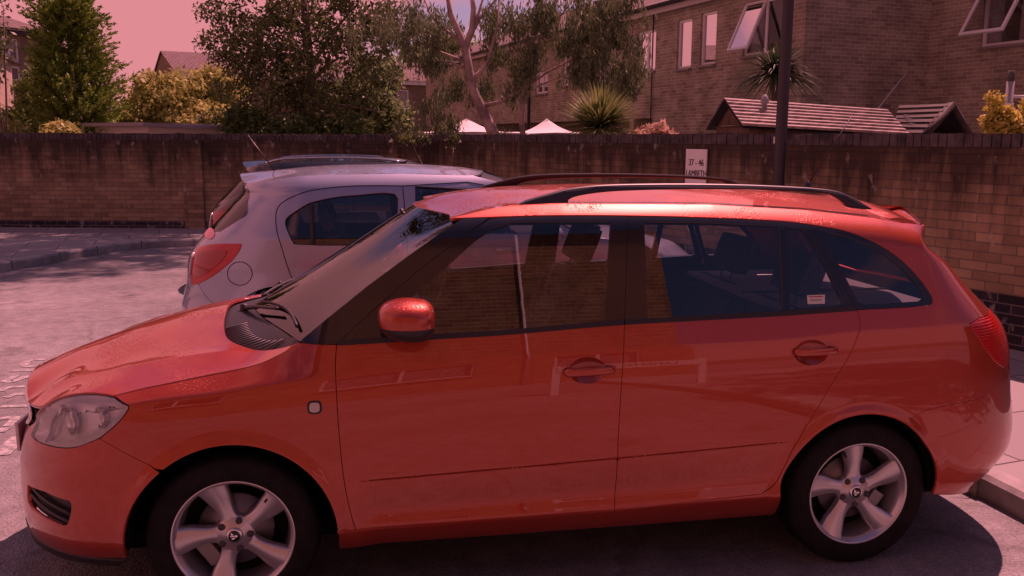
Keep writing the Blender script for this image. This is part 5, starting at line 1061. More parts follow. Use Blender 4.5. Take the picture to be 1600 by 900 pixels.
# tailgate: lower skin, window
tgl = np.vstack([[(a1, .555), (a1-.45, .565), (bseam_r[-1, 0]+.12, .605), (bseam_r[-1, 0]+.05, bseam_r[-1, 1]+.002)], hid[::-1], tg_top+(.003, 0), [(a1-.3, 1.35), (a1, 1.36)]])
wnd = np.array([(a1+.02, 1.00), (a1-.50, 1.00), (xe+.09, 1.03), (xe+.07, 1.15), (xe+.075, 1.30), (a1-.4, 1.31), (a1+.02, 1.315)])
v, f = cdt_fill(np.clip(tgl, None, a1), .02, None, [np.clip(wnd, None, a1-.001)], .001); k = np.abs(v[:, 0]-a1) < .004; v[k, 0] = a1; su = surf(P_, v, f, FL, 0, .014); tgate = link_surf('tailgate', [su, mirrored(*su, YC)], paint, car)
v, f = cdt_fill(np.clip(wnd, None, a1), .03); k = np.abs(v[:, 0]-a1) < .004; v[k, 0] = a1; su = surf(P_, v, f, FL, -.004, 0); link_surf('rear_window', [su, mirrored(*su, YC)], glassmat('rear_tint', (.22, .22, .24), 0, 1.5, .06), tgate)

# window frames and glass
g1 = np.array([R_.inv(*p) for p in [(798, 346), (955, 345.5), (945, 508), (800, 516), (680, 523), (625, 527), (612, 500), (650, 457), (703, 411), (742, 376), (770, 356)]])
g2_ = np.array([R_.inv(*p) for p in [(1006, 345.5), (1110, 347), (1217, 352), (1224, 485), (1110, 492), (1012, 500)]])
g3 = np.array([R_.inv(*p) for p in [(1228, 353.5), (1254, 356), (1270, 378), (1296, 425), (1318, 472), (1315, 477), (1235, 483)]])
g4 = np.array([R_.inv(*p) for p in [(1288, 360), (1330, 371), (1375, 392), (1410, 419), (1438, 450), (1447, 465), (1438, 471), (1350, 476), (1340, 470), (1310, 410)]])
dfront = np.array([R_.inv(*p) for p in [(526, 537), (560, 505), (650, 425), (735, 360), (765, 341)]])
ft = between(dlo_top[:50], dfront[-1, 0], sd_b[0, 0])
btop = np.array([R_.inv(980, 338)])
fr1 = np.vstack([dfront, between(dlo_top[:45], dfront[-1, 0], btop[0, 0])[1:-1], btop, sd_b[:1], between(belt, sd_b[0, 0], dfront[0, 0])[1:-1]])
cpl = np.array([R_.inv(*p) for p in [(1266, 351.5), (1300, 410), (1338, 483.5)]])
fr2 = np.vstack([sd_b[:1], btop, between(dlo_top[:60], btop[0, 0], cpl[0, 0])[1:-1], cpl, between(belt, sd_r[0, 0], sd_b[0, 0])[1:-1]])
fr3 = np.vstack([cpl[:1], between(dlo_top[:60], cpl[0, 0], dlo_top[60, 0])[1:-1], dlo_top[60:], belt_r[::-1][1:-1], cpl[::-1][:-1]])
frames = []
for nm, o, hs, par in (('window_frame', fr1, [g1], doors[0]), ('window_frame', fr2, [g2_, g3], doors[1]), ('quarter_window_frame', fr3, [g4], sides)):
    v, f = cdt_fill(o, .02, None, hs, .0015)
    su = surf(P_, v, f, FL, -.002, .02)
    for i in range(2): frames.append(link_surf(nm, su if i == 0 else mirrored(*su, YC), blk, par[i]))
for nm, g, par in (('window_glass', g1, doors[0]), ('window_glass', g2_, doors[1]), ('quarter_glass', g3, doors[1]), ('quarter_glass', g4, sides)):
    v, f = cdt_fill(g, .03, None, (), -.003)
    su = surf(P_, v, f, FL, -.007, 0)
    for i in range(2): link_surf(nm, su if i == 0 else mirrored(*su, YC), wing, par[i])
# waist strips
for (x0, x1, par) in ((sd_f[0, 0]+.005, sd_b[0, 0]-.003, doors[0]), (sd_b[0, 0]+.003, sd_r[0, 0]-.003, doors[1])):
    c = between(belt, x0, x1); o = np.vstack([c+(0, -.003), c[::-1]+(0, .013)])
    v, f = cdt_fill(o, .012); su = surf(P_, v, f, FL, .004, .012)
    for i in range(2): link_surf('waist_strip', su if i == 0 else mirrored(*su, YC), trim, par[i])
# A-pillar
ws_e = np.array([R_.inv(*p) for p in [(468, 533), (520, 490), (575, 446), (640, 398), (690, 362), (722, 341)]])
ap = np.vstack([ws_e, between(dlo_top[:30], ws_e[-1, 0], dfront[-1, 0])[1:], dfront[::-1][1:], between(belt, dfront[0, 0], ws_e[0, 0])[1:-1]])
spanel('windscreen_pillar', ap, blk, car, gap=.001, step=.02, off=0, flange=.02)
mb = MB()
# windscreen: x = f(l, z)
we = P_(catmull(ws_e, 4)); le = YC-we[:, 1]
pts = [(l, z) for l, z in zip(le, we[:, 2])]+[(-l, z) for l, z in zip(le, we[:, 2])]; val = list(we[:, 0])*2
ctr = [(.02, .985), (.20, 1.09), (.40, 1.215), (.58, 1.33), (.69, 1.398)]
for x, z in ctr:
    pts.append((0, z)); val.append(x)
wsf = tps_fit(pts, np.array(val))
def wsm(q): q = np.asarray(q); return np.stack([wsf(q), YC-q[:, 0], q[:, 1]], 1)
edge = np.stack([le, we[:, 2]], 1)
botc = [(t*le[0], we[0, 2]+(.985-we[0, 2])*(1-t*t)) for t in np.linspace(-1, 1, 17)][1:-1]
topc = [(t*le[-1], we[-1, 2]+(1.398-we[-1, 2])*(1-t*t)) for t in np.linspace(1, -1, 17)][1:-1]
wso = np.vstack([edge, topc, (edge*(-1, 1))[::-1], botc])
v, f = cdt_fill(wso, .035); ns = fnormal(wsm, v[:1])[0]; su = surf(wsm, v, f, -1 if ns[0] > 0 else 1, -.003, 0); link_surf('windscreen', su, glassmat('windscreen_glass', (.72, .72, .74), 0, 1.5, .06), car)
# roof: z = f(x, l)
tx = np.linspace(.785, 2.60, 24); te = P_(np.stack([tx, [topz(x) for x in tx]], 1)); pts = []; val = []
for p in te:
    for s_ in (1, -1): pts.append((p[0], s_*(YC-p[1]))); val.append(p[2])
for x, z in [(.69, 1.402), (.80, 1.436), (.95, 1.460), (1.2, 1.476), (1.5, 1.482), (1.8, 1.478), (2.1, 1.466), (2.4, 1.445), (2.62, 1.420)]: pts.append((x, 0)); val.append(z)
hd = [(p_[0], p_[1]) for p_ in [(wsf(np.array([[l, z]]))[0], z) for l, z in topc]]
for (l, z), (x, _) in zip(topc, hd): pts.append((x, l)); val.append(z)
rf = tps_fit(pts, np.array(val), 1e-5)
def rfm(q): q = np.asarray(q); return np.stack([q[:, 0], YC-q[:, 1], rf(q)], 1)
tn = np.stack([te[:, 0], YC-te[:, 1]], 1)
hdr = np.array([(x, l) for (l, z), (x, _) in zip(topc, hd)])[::-1]
rend = [(2.60+.02*(1-t*t), t*tn[-1, 1]) for t in np.linspace(1, -1, 12)][1:-1]
roofo = np.vstack([tn, rend, (tn*(1, -1))[::-1], hdr[1:-1]])
v, f = cdt_fill(roofo, .03, None, (), .002); su = surf(rfm, v, f, 1 if fnormal(rfm, v[:1])[0, 2] > 0 else -1, 0, .012); roof = link_surf('roof', su, paint, car)
v, f = cdt_fill(roofo, .06); su = surf(lambda q: rfm(q)-[0, 0, .045], v, f, -1 if fnormal(rfm, v[:1])[0, 2] > 0 else 1, 0, 0); link_surf('headlining', su, lining, car)
# spoiler
mb = MB(); V = []; K = 24; prof = [(-.10, .004), (-.04, .008), (.045, -.008), (.082, -.030), (.085, -.047), (.070, -.055), (-.02, -.055), (-.10, -.05)]
tipx = aty(1428, 344, .33)[0]
for i in range(K+1):
    t = -1+2*i/K; l = .525*t; zt_ = rf(np.array([[2.58, min(max(l, -.50), .50)]]))[0]; 
    sc = 1-.30*abs(t)**6
    for px_, pz in prof: V.append((tipx-.085+.035*(1-t*t)+px_*sc, YC-l*1.07, zt_+pz*(1 if abs(t) < .99 else .8)-.006))
n = len(prof); F = [(i*n+k, i*n+(k+1) % n, (i+1)*n+(k+1) % n, (i+1)*n+k) for i in range(K) for k in range(n)]+[tuple(range(n)), tuple(K*n+k for k in range(n))[::-1]]
mb.add(V, F, True); mb.build('roof_spoiler', paint, car, smooth_angle=50)
# rails
railo = [(812, 318.5), (880, 321), (889, 312), (906, 306), (950, 300), (1020, 297), (1100, 296), (1200, 297), (1285, 302), (1305, 308), (1318, 318), (1325, 324), (1359, 327), (1350, 319), (1328, 306), (1295, 296), (1200, 290), (1100, 287.5), (1020, 287.5), (950, 289), (905, 293), (870, 300)]
rp = catmull(np.array([aty(u, v, .275) for u, v in railo]), 3, True)
for i in range(2):
    V = []; n = len(rp); cen = rp.mean(0); lv = [(-.014, -.0045), (-.009, 0), (.009, 0), (.014, -.0045)]
    sh2 = np.array([[p[0], p[2]] for p in rp]); sgn = 1
    for dy, d in lv:
        s2 = shrink(sh2 if area(sh2) > 0 else sh2[::-1], -d if d < 0 else 0.)
        s2 = shrink(sh2 if area(sh2) > 0 else sh2[::-1], -d)
        for x, z in s2: y = .275+dy+(.024*((z-1.41)/.08) if True else 0); V.append((x, y if i == 0 else 2*YC-y, z))
    F = [(j*n+k, j*n+(k+1) % n, (j+1)*n+(k+1) % n, (j+1)*n+k) for j in range(3) for k in range(n)]+[tuple(range(n))[::-1], tuple(3*n+k for k in range(n))]
    mb = MB(); mb.add(V, F); mb.build('roof_rail', railm, car, smooth_angle=40)

# bonnet: z = f(x, l) through the wing seam, the nose edge, the silhouette on the centreline and the ridge
hl_top = ht[::-1]                      # from (179,619) to (70,634)
nose = np.array([hl_top[-1], (hl_top[-1, 0]-.05, hl_top[-1, 1]-.012), (a0+.36, .705), (a0+.22, .742), (a0+.10, .752), (a0, .755)])
ed = np.vstack([bon_seam[::-1], hl_top[1:], nose[1:]]); ed3 = P_(resample(ed, .02, False))
pts = [(p[0], s_*(YC-p[1])) for p in ed3 for s_ in (1, -1)]; val = [p[2] for p in ed3 for s_ in (1, -1)]
for x, z in [(-.80, .772), (-.741, .800), (-.615, .846), (-.488, .889), (-.36, .926), (-.231, .958), (-.12, .978), (-.085, .984)]: pts.append((x, 0)); val.append(z)
for (u, v_), l in zip([(110, 590), (175, 578), (240, 567), (300, 558), (360, 551), (400, 547)], [.40, .46, .52, .555, .585, .60]):
    w = aty(u, v_, YC-l)
    for s_ in (1, -1): pts.append((w[0], s_*l)); val.append(w[2])
    print('DEBUG ridge', w.round(3))
bf = tps_fit(pts, np.array(val), 3e-4)
_bf0 = bf
RX = [-.86, -.70, -.45, -.2, 0., .15]; RL = [.34, .42, .505, .56, .60, .625]
def bf(q):
    q = np.asarray(q, float); d = np.abs(q[:, 1])-np.interp(q[:, 0], RX, RL); am = sst((q[:, 0]+.84)/.25)*sst((.14-q[:, 0])/.2); return _bf0(q)+.015*am*np.exp(-np.sqrt(d*d+.005**2)/.085)
def bfm(q): q = np.asarray(q); return np.stack([q[:, 0], YC-q[:, 1], bf(q)], 1)
e2 = np.stack([ed3[:, 0], YC-ed3[:, 1]], 1); c0 = e2[0]
rear = np.array([c0, (.16, .66), (.08, .60), (.012, .53), (-.035, .44), (-.065, .3), (-.08, .15), (-.085, 0)]); rear = catmull(rear, 4)
half = np.vstack([rear[::-1], e2[1:]])
bo = np.vstack([half, (half*(1, -1))[::-1][1:-1]])
_rx = np.arange(-.8, .12, .012); rid = np.vstack([np.stack([_rx, s_*(np.interp(_rx, RX, RL)+o)], 1) for s_ in (1, -1) for o in (-.03, -.018, -.010, -.004, .004, .010, .018, .03)])
v, f = cdt_fill(bo, .02, rid, (), .002); su = surf(bfm, v, f, 1 if fnormal(bfm, v[:1])[0, 2] > 0 else -1, 0, .014); link_surf('bonnet', su, paint, car)
# scuttle panel between bonnet and windscreen
wb3 = wsm(np.array([edge[0]]+list(botc[::-1])+[edge[0]*(-1, 1)])); wb2 = np.stack([wb3[:, 0], YC-wb3[:, 1]], 1)
rr2 = np.vstack([rear, (rear*(1, -1))[::-1][1:]])
pts = [tuple(p) for p in rr2]+[tuple(p) for p in wb2]; val = list(bf(rr2)-.022)+list(wb3[:, 2]-.006)
cf = tps_fit(pts, np.array(val), 1e-5)
def cfm(q): q = np.asarray(q); return np.stack([q[:, 0], YC-q[:, 1], cf(q)], 1)
so_ = np.vstack([rr2+(-.012, 0), wb2[::-1]])
if np.linalg.norm(so_[0]-so_[-1]) < .03: pass
v, f = cdt_fill(so_, .025); su = surf(cfm, v, f, 1 if fnormal(cfm, v[:1])[0, 2] > 0 else -1, 0, 0); scut = link_surf('scuttle_panel', su, trim, car)
for s_ in (1, -1):
    mb = MB()
    for i in range(16):
        l = .30+.0205*i; x0 = np.interp(l, rear[::-1, 1], rear[::-1, 0])+.004; q0, q1 = cfm(np.array([(x0, l), (x0+.085, l)]))
        if s_ < 0: q0[1] = 2*YC-q0[1]; q1[1] = 2*YC-q1[1]
        mb.tube([q0+[0, 0, .006], q1+[0, 0, .006]], .0035, 5)
    mb.build('louvre', mat('louvre_grey', (.10, .10, .105), .5), scut)
def on_ws(l, dz, off=.012):
    zb_ = .985+(we[0, 2]-.985)*(l/le[0])**2; q = np.array([(l, zb_+dz)]); n = fnormal(wsm, q)[0]; n = n if n[2] > 0 else -n; return wsm(q)[0]+n*off
def wiper(l0, l1, l2):
    piv = cfm(np.array([(-.015+.12*l0*l0, l0)]))[0]+[0, 0, .008]; tip = on_ws((l1+l2)/2, .030, .022)
    mb = MB(); mid = (piv*.55+tip*.45)+[-.004, 0, .006]; mb.tube(catmull([piv, mid, tip], 6), [.010]*6+[.0065]*7, 8); mb.lathe([(.0, .018), (.017, .016), (.018, -.01)], piv, (0, 0, 1), 16); w = mb.build('wiper', trim, scut)
    mb = MB(); mb.tube([on_ws(l1+(l2-l1)*t, .022+.02*math.sin(t*3.1), .009) for t in np.linspace(0, 1, 12)], .0065, 6); mb.build('wiper_blade', rub, w)
wiper(.06, .62, .12); wiper(-.55, -.02, -.50)

# mirrors
def mirror(i):
    c = aty(637, 500, -.075); mb = MB(); mk = MB(); nU, nV = 28, 18; V = []
    def pt(u, v):  # superellipsoid
        cu, su_, cv, sv = math.cos(u), math.sin(u), math.cos(v), math.sin(v); e = lambda w, p: math.copysign(abs(w)**p, w)
        X = e(cv, .75)*e(cu, .8); Y = e(cv, .75)*e(su_, .8); Z = e(sv, .8)
        x = X*.098; x = min(x, .085) if X > 0 else x*(1.0); y = Y*.105; z = Z*.072
        z -= .012*Y*0; x -= .010*Z if X < .5 else 0; z *= (1-.10*max(0, -X))
        return x, y, z
    for b, lo, hi, m, nm in ((mb, -.15, math.pi/2, paint, 'mirror_shell'), (mk, -math.pi/2, -.15, trim, 'mirror_base')):
        V = [pt(2*math.pi*k/nU, lo+(hi-lo)*j/nV) for j in range(nV+1) for k in range(nU)]
        V = [(c[0]+x, (c[1]+y) if i == 0 else 2*YC-(c[1]+y), c[2]+z) for x, y, z in V]
        F = [(j*nU+k, j*nU+(k+1) % nU, (j+1)*nU+(k+1) % nU, (j+1)*nU+k) for j in range(nV) for k in range(nU)]
        b.add(V, F, True)
    o = mb.build('door_mirror', paint, doors[0][i]); mk.build('mirror_base', trim, o)
    g = MB(); y0 = c[1] if i == 0 else 2*YC-c[1]; g.box((c[0]+.0775, y0, c[2]+.006), (.003, .058, .036), bev=.0018); g.build('mirror_glass', chrome, o)
    a = MB(); yb = .055 if i == 0 else 2*YC-.055; ym = c[1]+.05 if i == 0 else 2*YC-c[1]-.05
    a.tube([(c[0]-.03, yb+(.02 if i == 0 else -.02), c[2]-.035), (c[0]-.02, (yb+ym)/2, c[2]-.045), (c[0]-.01, ym, c[2]-.045)], [.034, .028, .03], 12); a.build('mirror_arm', trim, o)
for i in range(2): mirror(i)
# side repeaters
rq = R_.inv(491.5, 636.5); ro = np.array([(rq[0]+.024*math.copysign(abs(math.cos(t))**.6, math.cos(t)), rq[1]+.023*math.copysign(abs(math.sin(t))**.6, math.sin(t))) for t in np.linspace(0, 2*math.pi, 28, endpoint=False)])
for (k_, m_, of) in ((1., trim, .0015), (.70, mat('clear_plastic', (.55, .50, .42), .15), .006)):
    v, f = cdt_fill(rq+(ro-rq)*k_, .008); su = surf(P_, v, f, FL, of, .006)
    for i in range(2): link_surf('side_repeater' if k_ == 1. else 'repeater_lens', su if i == 0 else mirrored(*su, YC), m_, car if k_ == 1. else [o for o in bpy.data.objects if o.name.startswith('side_repeater')][i])

# aerial
mb = MB(); b0 = aty(1262, 289, .75); b1 = aty(1332, 180, .75); mb.tube([b0, b1], [.004, .0022], 6); mb.lathe([(.0, .03), (.012, .02), (.02, 0)], (b0[0], b0[1], b0[2]-.008), (0, 0, 1), 12); mb.build('aerial', trim, roof)

# wheels ------------------------------------------------------------
tyre = mat('tyre_rubber', (.016, .015, .016), .75, spec=.2); noisecol(tyre, (.008, .0075, .008), (.016, .015, .015), 18, 4, bump=.15, bscale=160, dist=.002)
disc = mat('brake_disc', (.22, .21, .21), .4, .8); calm = mat('caliper_cast', (.30, .29, .29), .55, .5); barrel = mat('wheel_barrel', (.20, .20, .21), .45, .5)
def wheel(x, z, ang, near=True, name_par=car, yface=.050, Rr=.2075, Rt=.297, steer=0.):
    """face at y = yface looking to -y, built around the hub, mirrored for the far side"""
    n = len([o for o in bpy.data.objects if o.name.startswith('wheel')])
    sg = 1 if near else -1; o = Vector((x, yface if near else 2*YC-yface, z)); ax = (0, -sg, 0); xa = (1, 0, 0)
    mb = MB(); prof = [(Rr-.002, .000), (Rr+.006, .006), (.235, .012), (.262, .010), (.283, .002), (.293, -.012), (Rt, -.035), (Rt, -.085), (Rt, -.135), (.293, -.165), (.28, -.178), (.24, -.185), (Rr, -.18)]
    prof = [(p[0], p[1]) for p in catmull(np.array(prof), 3)]
    mb.lathe(prof, o, ax, 72, xa); ty = mb.build('wheel', tyre, name_par)
    # tread grooves
    mb = MB(); 
    for gy in (-.055, -.085, -.115): mb.lathe([(Rt+.0005, gy-.004), (Rt+.0015, gy), (Rt+.0005, gy+.004)], o, ax, 72, xa)
    mb.build('tread_groove', under, ty)
    mb = MB(); mb.lathe([(Rr-.010, -.006), (Rr-.004, .003), (Rr+.002, .005), (Rr+.0045, -.001)], o, ax, 96, xa); mb.lathe([(Rr-.006, -.006), (Rr-.014, -.012), (Rr-.018, -.03), (Rr-.024, -.06), (Rr-.03, -.13)], o, ax, 96, xa); rim = mb.build('rim', alloy, ty)
    # spokes: swept solid with twisted section
    sp_ = MB(); K = 16
    for s in range(5):
        th = math.radians(ang)+s*2*math.pi/5; V = []
        for i in range(K+1):
            t = i/K; r = .040+(Rr-.010-.040)*t
            w = .0330-.006*math.sin(math.pi*min(1, t*1.5))+.018*t**2.0+ (.010*sst(1-t*5)[()] if True else 0)
            if t > .93: w += .004*(t-.93)/.07
            sw = .10*t*t-.02*t                       # gentle sweep
            h = -.030+.020*t+.0*t - .006*math.sin(math.pi*t)
            cth = th+sw*.9; ca, sa = math.cos(cth), math.sin(cth)
            for k, (u_, hh) in enumerate([(-1, -.030), (-1, -.007), (-.80, .0005), (0, .0035), (.80, .0005), (1, -.007), (1, -.030)]):
                tw = .006*u_*t; q = w*u_
                X = ca*r-sa*q; Z = sa*r+ca*q; Y = h+hh+tw
                V.append((o[0]+X, o[1]-sg*Y, o[2]+Z))
        F = [(i*7+k, i*7+k+1, (i+1)*7+k+1, (i+1)*7+k) for i in range(K) for k in range(6)]
        sp_.add(V, F, True)
    sp_.build('spoke', alloy, rim, smooth_angle=75)
    hb = MB(); hb.lathe([(0, -.020), (.036, -.020), (.040, -.024), (.062, -.027), (.070, -.036), (.070, -.06)], o, ax, 60, xa); hb.build('hub', alloy, rim)
    for s in range(5):
        nuts = MB()
        th = math.radians(ang+36)+s*2*math.pi/5; c = o+Vector((math.cos(th)*.054, 0, math.sin(th)*.054)); nuts.lathe([(0, -.0195), (.0105, -.0195), (.0115, -.021), (.0125, -.0265)], c, ax, 14)
        nuts.build('wheel_bolt', mat('bolt_cap', (.05, .048, .05), .5), rim)
    cp = MB(); cp.lathe([(.0, -.013), (.022, -.0125), (.0265, -.014), (.029, -.018), (.030, -.022)], o, ax, 40); capo = cp.build('centre_cap', chrome, rim)
    cp = MB(); cp.lathe([(0, -.0115), (.0205, -.0120), (.021, -.013)], o, ax, 32); cp.build('cap_disc', mat('badge_green', (.01, .03, .015), .2), capo)
    # winged arrow mark
    cp = MB()
    def em(pts2, hgt=-.0108):
        P2 = [Vector((o[0]+a*sg, o[1]+sg*(-hgt), o[2]+b)) for a, b in pts2]; cp.prism(P2, (0, sg*.001, 0))
    em([(-.013, -.002), (.004, -.002), (.004, -.006), (.013, .000), (.004, .006), (.004, .002), (-.013, .002)])
    em([(-.010, .004), (-.002, .004), (-.004, .008), (-.009, .013), (-.012, .011)]); em([(-.008, -.012), (.002, -.010), (.001, -.005), (-.009, -.006)])
    cp.build('cap_emblem', chrome, capo)
    b = MB(); b.lathe([(.03, -.070), (.07, -.070), (.075, -.078), (.132, -.078), (.132, -.096), (.05, -.096)], o, ax, 48); b.build('brake_disc', disc, ty)
    b = MB(); b.lathe([(.0, -.115), (.20, -.115)], o, ax, 40); b.build('back_plate', under, ty)
    ca_ = math.radians(-35 if x > 1 else 215); V = []
    b = MB(); R3 = Matrix.Rotation(-ca_, 3, 'Y'); b.box(o+Vector((math.cos(ca_)*.118, sg*.082, math.sin(ca_)*.118)), (.026, .030, .055), R=R3, bev=.008); b.build('brake_caliper', calm, ty)
    b = MB(); q = math.radians(ang+18 if x > 1 else ang-60); b.tube([o+Vector((math.cos(q)*(Rr-.024), sg*.02, math.sin(q)*(Rr-.024))), o+Vector((math.cos(q)*(Rr-.045), sg*.006, math.sin(q)*(Rr-.045)))], .004, 8); b.build('valve', rub, ty)
    return ty
for near in (True, False):
    wheel(.0, .295, 108, near); wheel(2.385, .295, 93, near)
# arch liners and underbody
for cx, cz, r in ((FA[0], FA[1], FA[2]+.004), (RA[0], RA[1], RA[2]+.004)):
    for i in range(2):
        mb = MB()
        y0, y1 = (.035, .33) if i == 0 else (2*YC-.035, 2*YC-.33)
        th = np.linspace(math.radians(-2), math.radians(184), 30); V = [(cx+r*math.cos(t), y, cz+r*math.sin(t)) for y in (y0, y1) for t in th]; n = len(th)
        mb.add(V, [(k, k+1, n+k+1, n+k) for k in range(n-1)]); mb.add([(cx, y1, cz)]+[(cx+r*math.cos(t), y1, cz+r*math.sin(t)) for t in th], [(0, k, k+1) for k in range(1, n)]); yl = y0+(.03 if i == 0 else -.03); V = [(cx+q_*math.cos(t), yl, cz+q_*math.sin(t)) for q_ in (r-.002, r+.07) for t in th]; mb.add(V, [(k, k+1, n+k+1, n+k) for k in range(n-1)]); mb.build('arch_liner', under, car)
mb = MB(); mb.box((1.22, YC, .235), (1.70, .60, .03)); mb.box((.9, YC, .45), (.9, .40, .16)) if False else None
mb.box((1.2, YC, .26), (.80, .70, .035)); mb.build('underbody', under, car)
# inner shell: dark backing behind the panel gaps
inn = np.array([(-.30, .27), (-.36, .62), (-.2, .74), (.25, .93), (1.3, .985), (2.5, 1.0), (2.9, .96), (3.0, .6), (2.95, .30)])
v, f = cdt_fill(np.array([(-.20, .30), (-.25, .70), (.25, .90), (1.3, .985), (2.3, 1.01), (2.75, 1.0), (2.9, .93), (R_.a1, .95), (R_.a1, .30), (2.8, .30)]), .05, None, [arc(FA, 0, 350, 30, .01), arc(RA, 0, 350, 30, .01)]); su = surf(P_, v, f, FL, -.028, 0); link_surf('inner_panel', [su, mirrored(*su, YC)], under, car)
v, f = cdt_fill(np.array([(.42, .30), (.40, .93), (1.35, 1.0), (2.3, 1.02), (2.62, 1.03), (2.62, .7), (2.0, .68), (1.95, .30)]), .04); su = surf(P_, v, f, -FL, .075, .0); link_surf('door_lining', [su, mirrored(*su, YC)], mat('door_lining', (.06, .058, .065), .7), car)
# cabin
def seat(x, y, hr=True, w=.24, tilt=.38, m=seatm, z0=.50, hh=.60, nm='front_seat', par=car):
    """padded backrest with side bolsters, cushion, headrest on two posts"""
    b = MB(); Rm = Matrix.Rotation(tilt, 3, 'Y')
    def pad(c, h, bev): b.box(c, h, R=Rm, bev=bev)
    up = Rm@Vector((0, 0, 1)); base = Vector((x, y, z0))
    pad(base+up*(hh/2), (.055, w*.80, hh/2), .05); pad(base+up*(hh/2-.03)+Vector((0, -w*.85, 0)), (.075, .045, hh/2-.05), .035); pad(base+up*(hh/2-.03)+Vector((0, w*.85, 0)), (.075, .045, hh/2-.05), .035)
    b.box((x-.24, y, z0-.03), (.25, w, .075), bev=.05); o = b.build(nm, m, par, smooth_angle=60)
    if hr:
        b = MB(); c = base+up*(hh+.135); b.box(c, (.052, .135, .095), R=Rm, bev=.048); h_ = b.build('headrest', m, o, smooth_angle=60)
        b = MB(); [b.tube([base+up*(hh-.02)+Vector((0, s_, 0)), c+Vector((0, s_, 0))], .006, 8) for s_ in (-.06, .06)]; b.build('headrest_post', chrome, h_)
    return o
seat(1.26, YC-.37); seat(1.26, YC+.37)
bs = seat(2.10, YC-.33, nm='rear_seat', w=.30, z0=.52, hh=.50, tilt=.34); seat(2.10, YC+.33, nm='rear_seat', w=.30, z0=.52, hh=.50, tilt=.34)
mb = MB(); mb.box((.52, YC, .86), (.22, .66, .10), bev=.05); mb.box((.42, YC+.37, .965), (.12, .17, .035), bev=.03); dash = mb.build('dashboard', mat('dash_plastic', (.035, .034, .038), .6), car, smooth_angle=60)
mb = MB(); c = Vector((.80, YC+.37, .90)); u = Vector((.42, 0, .91)).normalized(); w_ = Vector((0, 1, 0)); mb.tube([c+(u*math.sin(t)+w_*math.cos(t))*.185 for t in np.linspace(0, 2*math.pi, 33)], .015, 8, cap=False)
for t in (0, math.pi, -math.pi/2): mb.tube([c, c+(u*math.sin(t)+w_*math.cos(t))*.18], .012, 6)
mb.tube([c, c+Vector((-.2, 0, -.1))], .035, 10); mb.build('steering_wheel', trim, car)
mb = MB(); mb.box((.66, YC, 1.315), (.012, .11, .035), bev=.01); mb.tube([(.66, YC, 1.33), (.64, YC, 1.38)], .008, 6); mb.build('rear_view_mirror', trim, car)
mb = MB(); mb.box((1.2, YC, .30), (.85, .68, .02)); aa_ = np.linspace(2.05, R_.a1, 24); pf = P_(np.stack([aa_, np.full(24, .70)], 1)); pf = np.array([2.0, YC, .70])+(pf-[2.0, YC, .70])*[.955, .93, 1]; pg_ = pf.copy(); pg_[:, 1] = 2*YC-pg_[:, 1]; mb.prism([tuple(p) for p in np.vstack([pf, pg_[::-1][1:]])], (0, 0, -.02)); mb.box((2.0, YC, .50), (.10, .68, .18)); mb.build('cabin_floor', mat('carpet', (.03, .03, .032), .95), car)
mb = MB(); mb.box((2.52, YC, .985), (.36, .58, .010), bev=.005); lc_ = mb.build('luggage_cover', mat('cover_pale', (.62, .60, .60), .8), car); mb = MB(); mb.box((2.52, YC-.10, .997), (.355, .012, .004)); mb.build('cover_rib', trim, lc_)
# stickers on the glass
def sticker(pts, nm='window_sticker', par=None):
    q = np.array([R_.inv(*p) for p in pts]); v, f = cdt_fill(q, .02); su = surf(P_, v, f, FL, -.0055, 0); o = link_surf(nm, su, mat('sticker_white', (.62, .60, .55), .5), par); 
    c = q.mean(0); 
    for fz, hgt, ww, m in ((.30, .10, .8, mat('sticker_red', (.35, .03, .03), .5)), (-.02, .05, .7, mat('sticker_grey', (.2, .2, .2), .5)), (-.15, .05, .7, MATS.get('sticker_grey') or mat('sticker_grey', (.2, .2, .2), .5))):
        w0 = (q[:, 0].max()-q[:, 0].min())/2; h0_ = (q[:, 1].max()-q[:, 1].min()); zc_ = c[1]+fz*h0_; oo = np.array([(c[0]-w0*ww, zc_-hgt*h0_/2), (c[0]+w0*ww, zc_-hgt*h0_/2), (c[0]+w0*ww, zc_+hgt*h0_/2), (c[0]-w0*ww, zc_+hgt*h0_/2)])
        v, f = cdt_fill(oo, .01); su = surf(P_, v, f, FL, -.0045, 0); link_surf('sticker_print', su, m, o)
gl_n = [o for o in bpy.data.objects if o.name.startswith('quarter_glass')]
sticker([(1262, 461), (1290, 460), (1290, 474), (1263, 475)], par=doors[1][0])
# ------------------------------------------------------------------ silver hatchback and the dark car beyond
def hatch(nm, lab, X0, yc, paintm, cfg=None, trace=True, zadd=0.):
    H = .855
    def L(x, z):
        zc = .93+.02*x; lc = .815-.020*((x-1.2)/1.6)**2; e = sp(z-zc, .01); d = sp(zc-z, .012)
        l = lc-(.36+.6*sst((.4-x)/.6))*e+.040*(1-np.exp(-d/.16))-1.0*np.maximum(0, .36-z)**2; t = np.maximum(0, z-1.30); l -= 4.5*t*t
        for cx in (0., 2.51):
            dd = np.hypot(x-cx, z-.30)-.345; l += .022*sst(1-dd/.14)*sst((z-.2)/.1)
        return l
    sh = Shell(L, -.2, 2.35, (2.4, 2.0, .6, .8), (2.3, 2.5, .8, .8), lambda z: np.full_like(z, -.80), lambda z: np.full_like(z, 3.15), yc, X0, -1., H, 220.); sh.fl = 1 if fnormal(sh.P, np.array([(1.3, .7)]))[0][1] < 0 else -1
    return sh
silver = mat('silver_paint', (.40, .39, .42), .34, .55, 1.); noisecol(silver, (.33, .36, .46), (.38, .41, .51), 300, 2); dusty(silver); darkp = mat('black_car_paint', (.012, .012, .016), .25, .2, 1.)
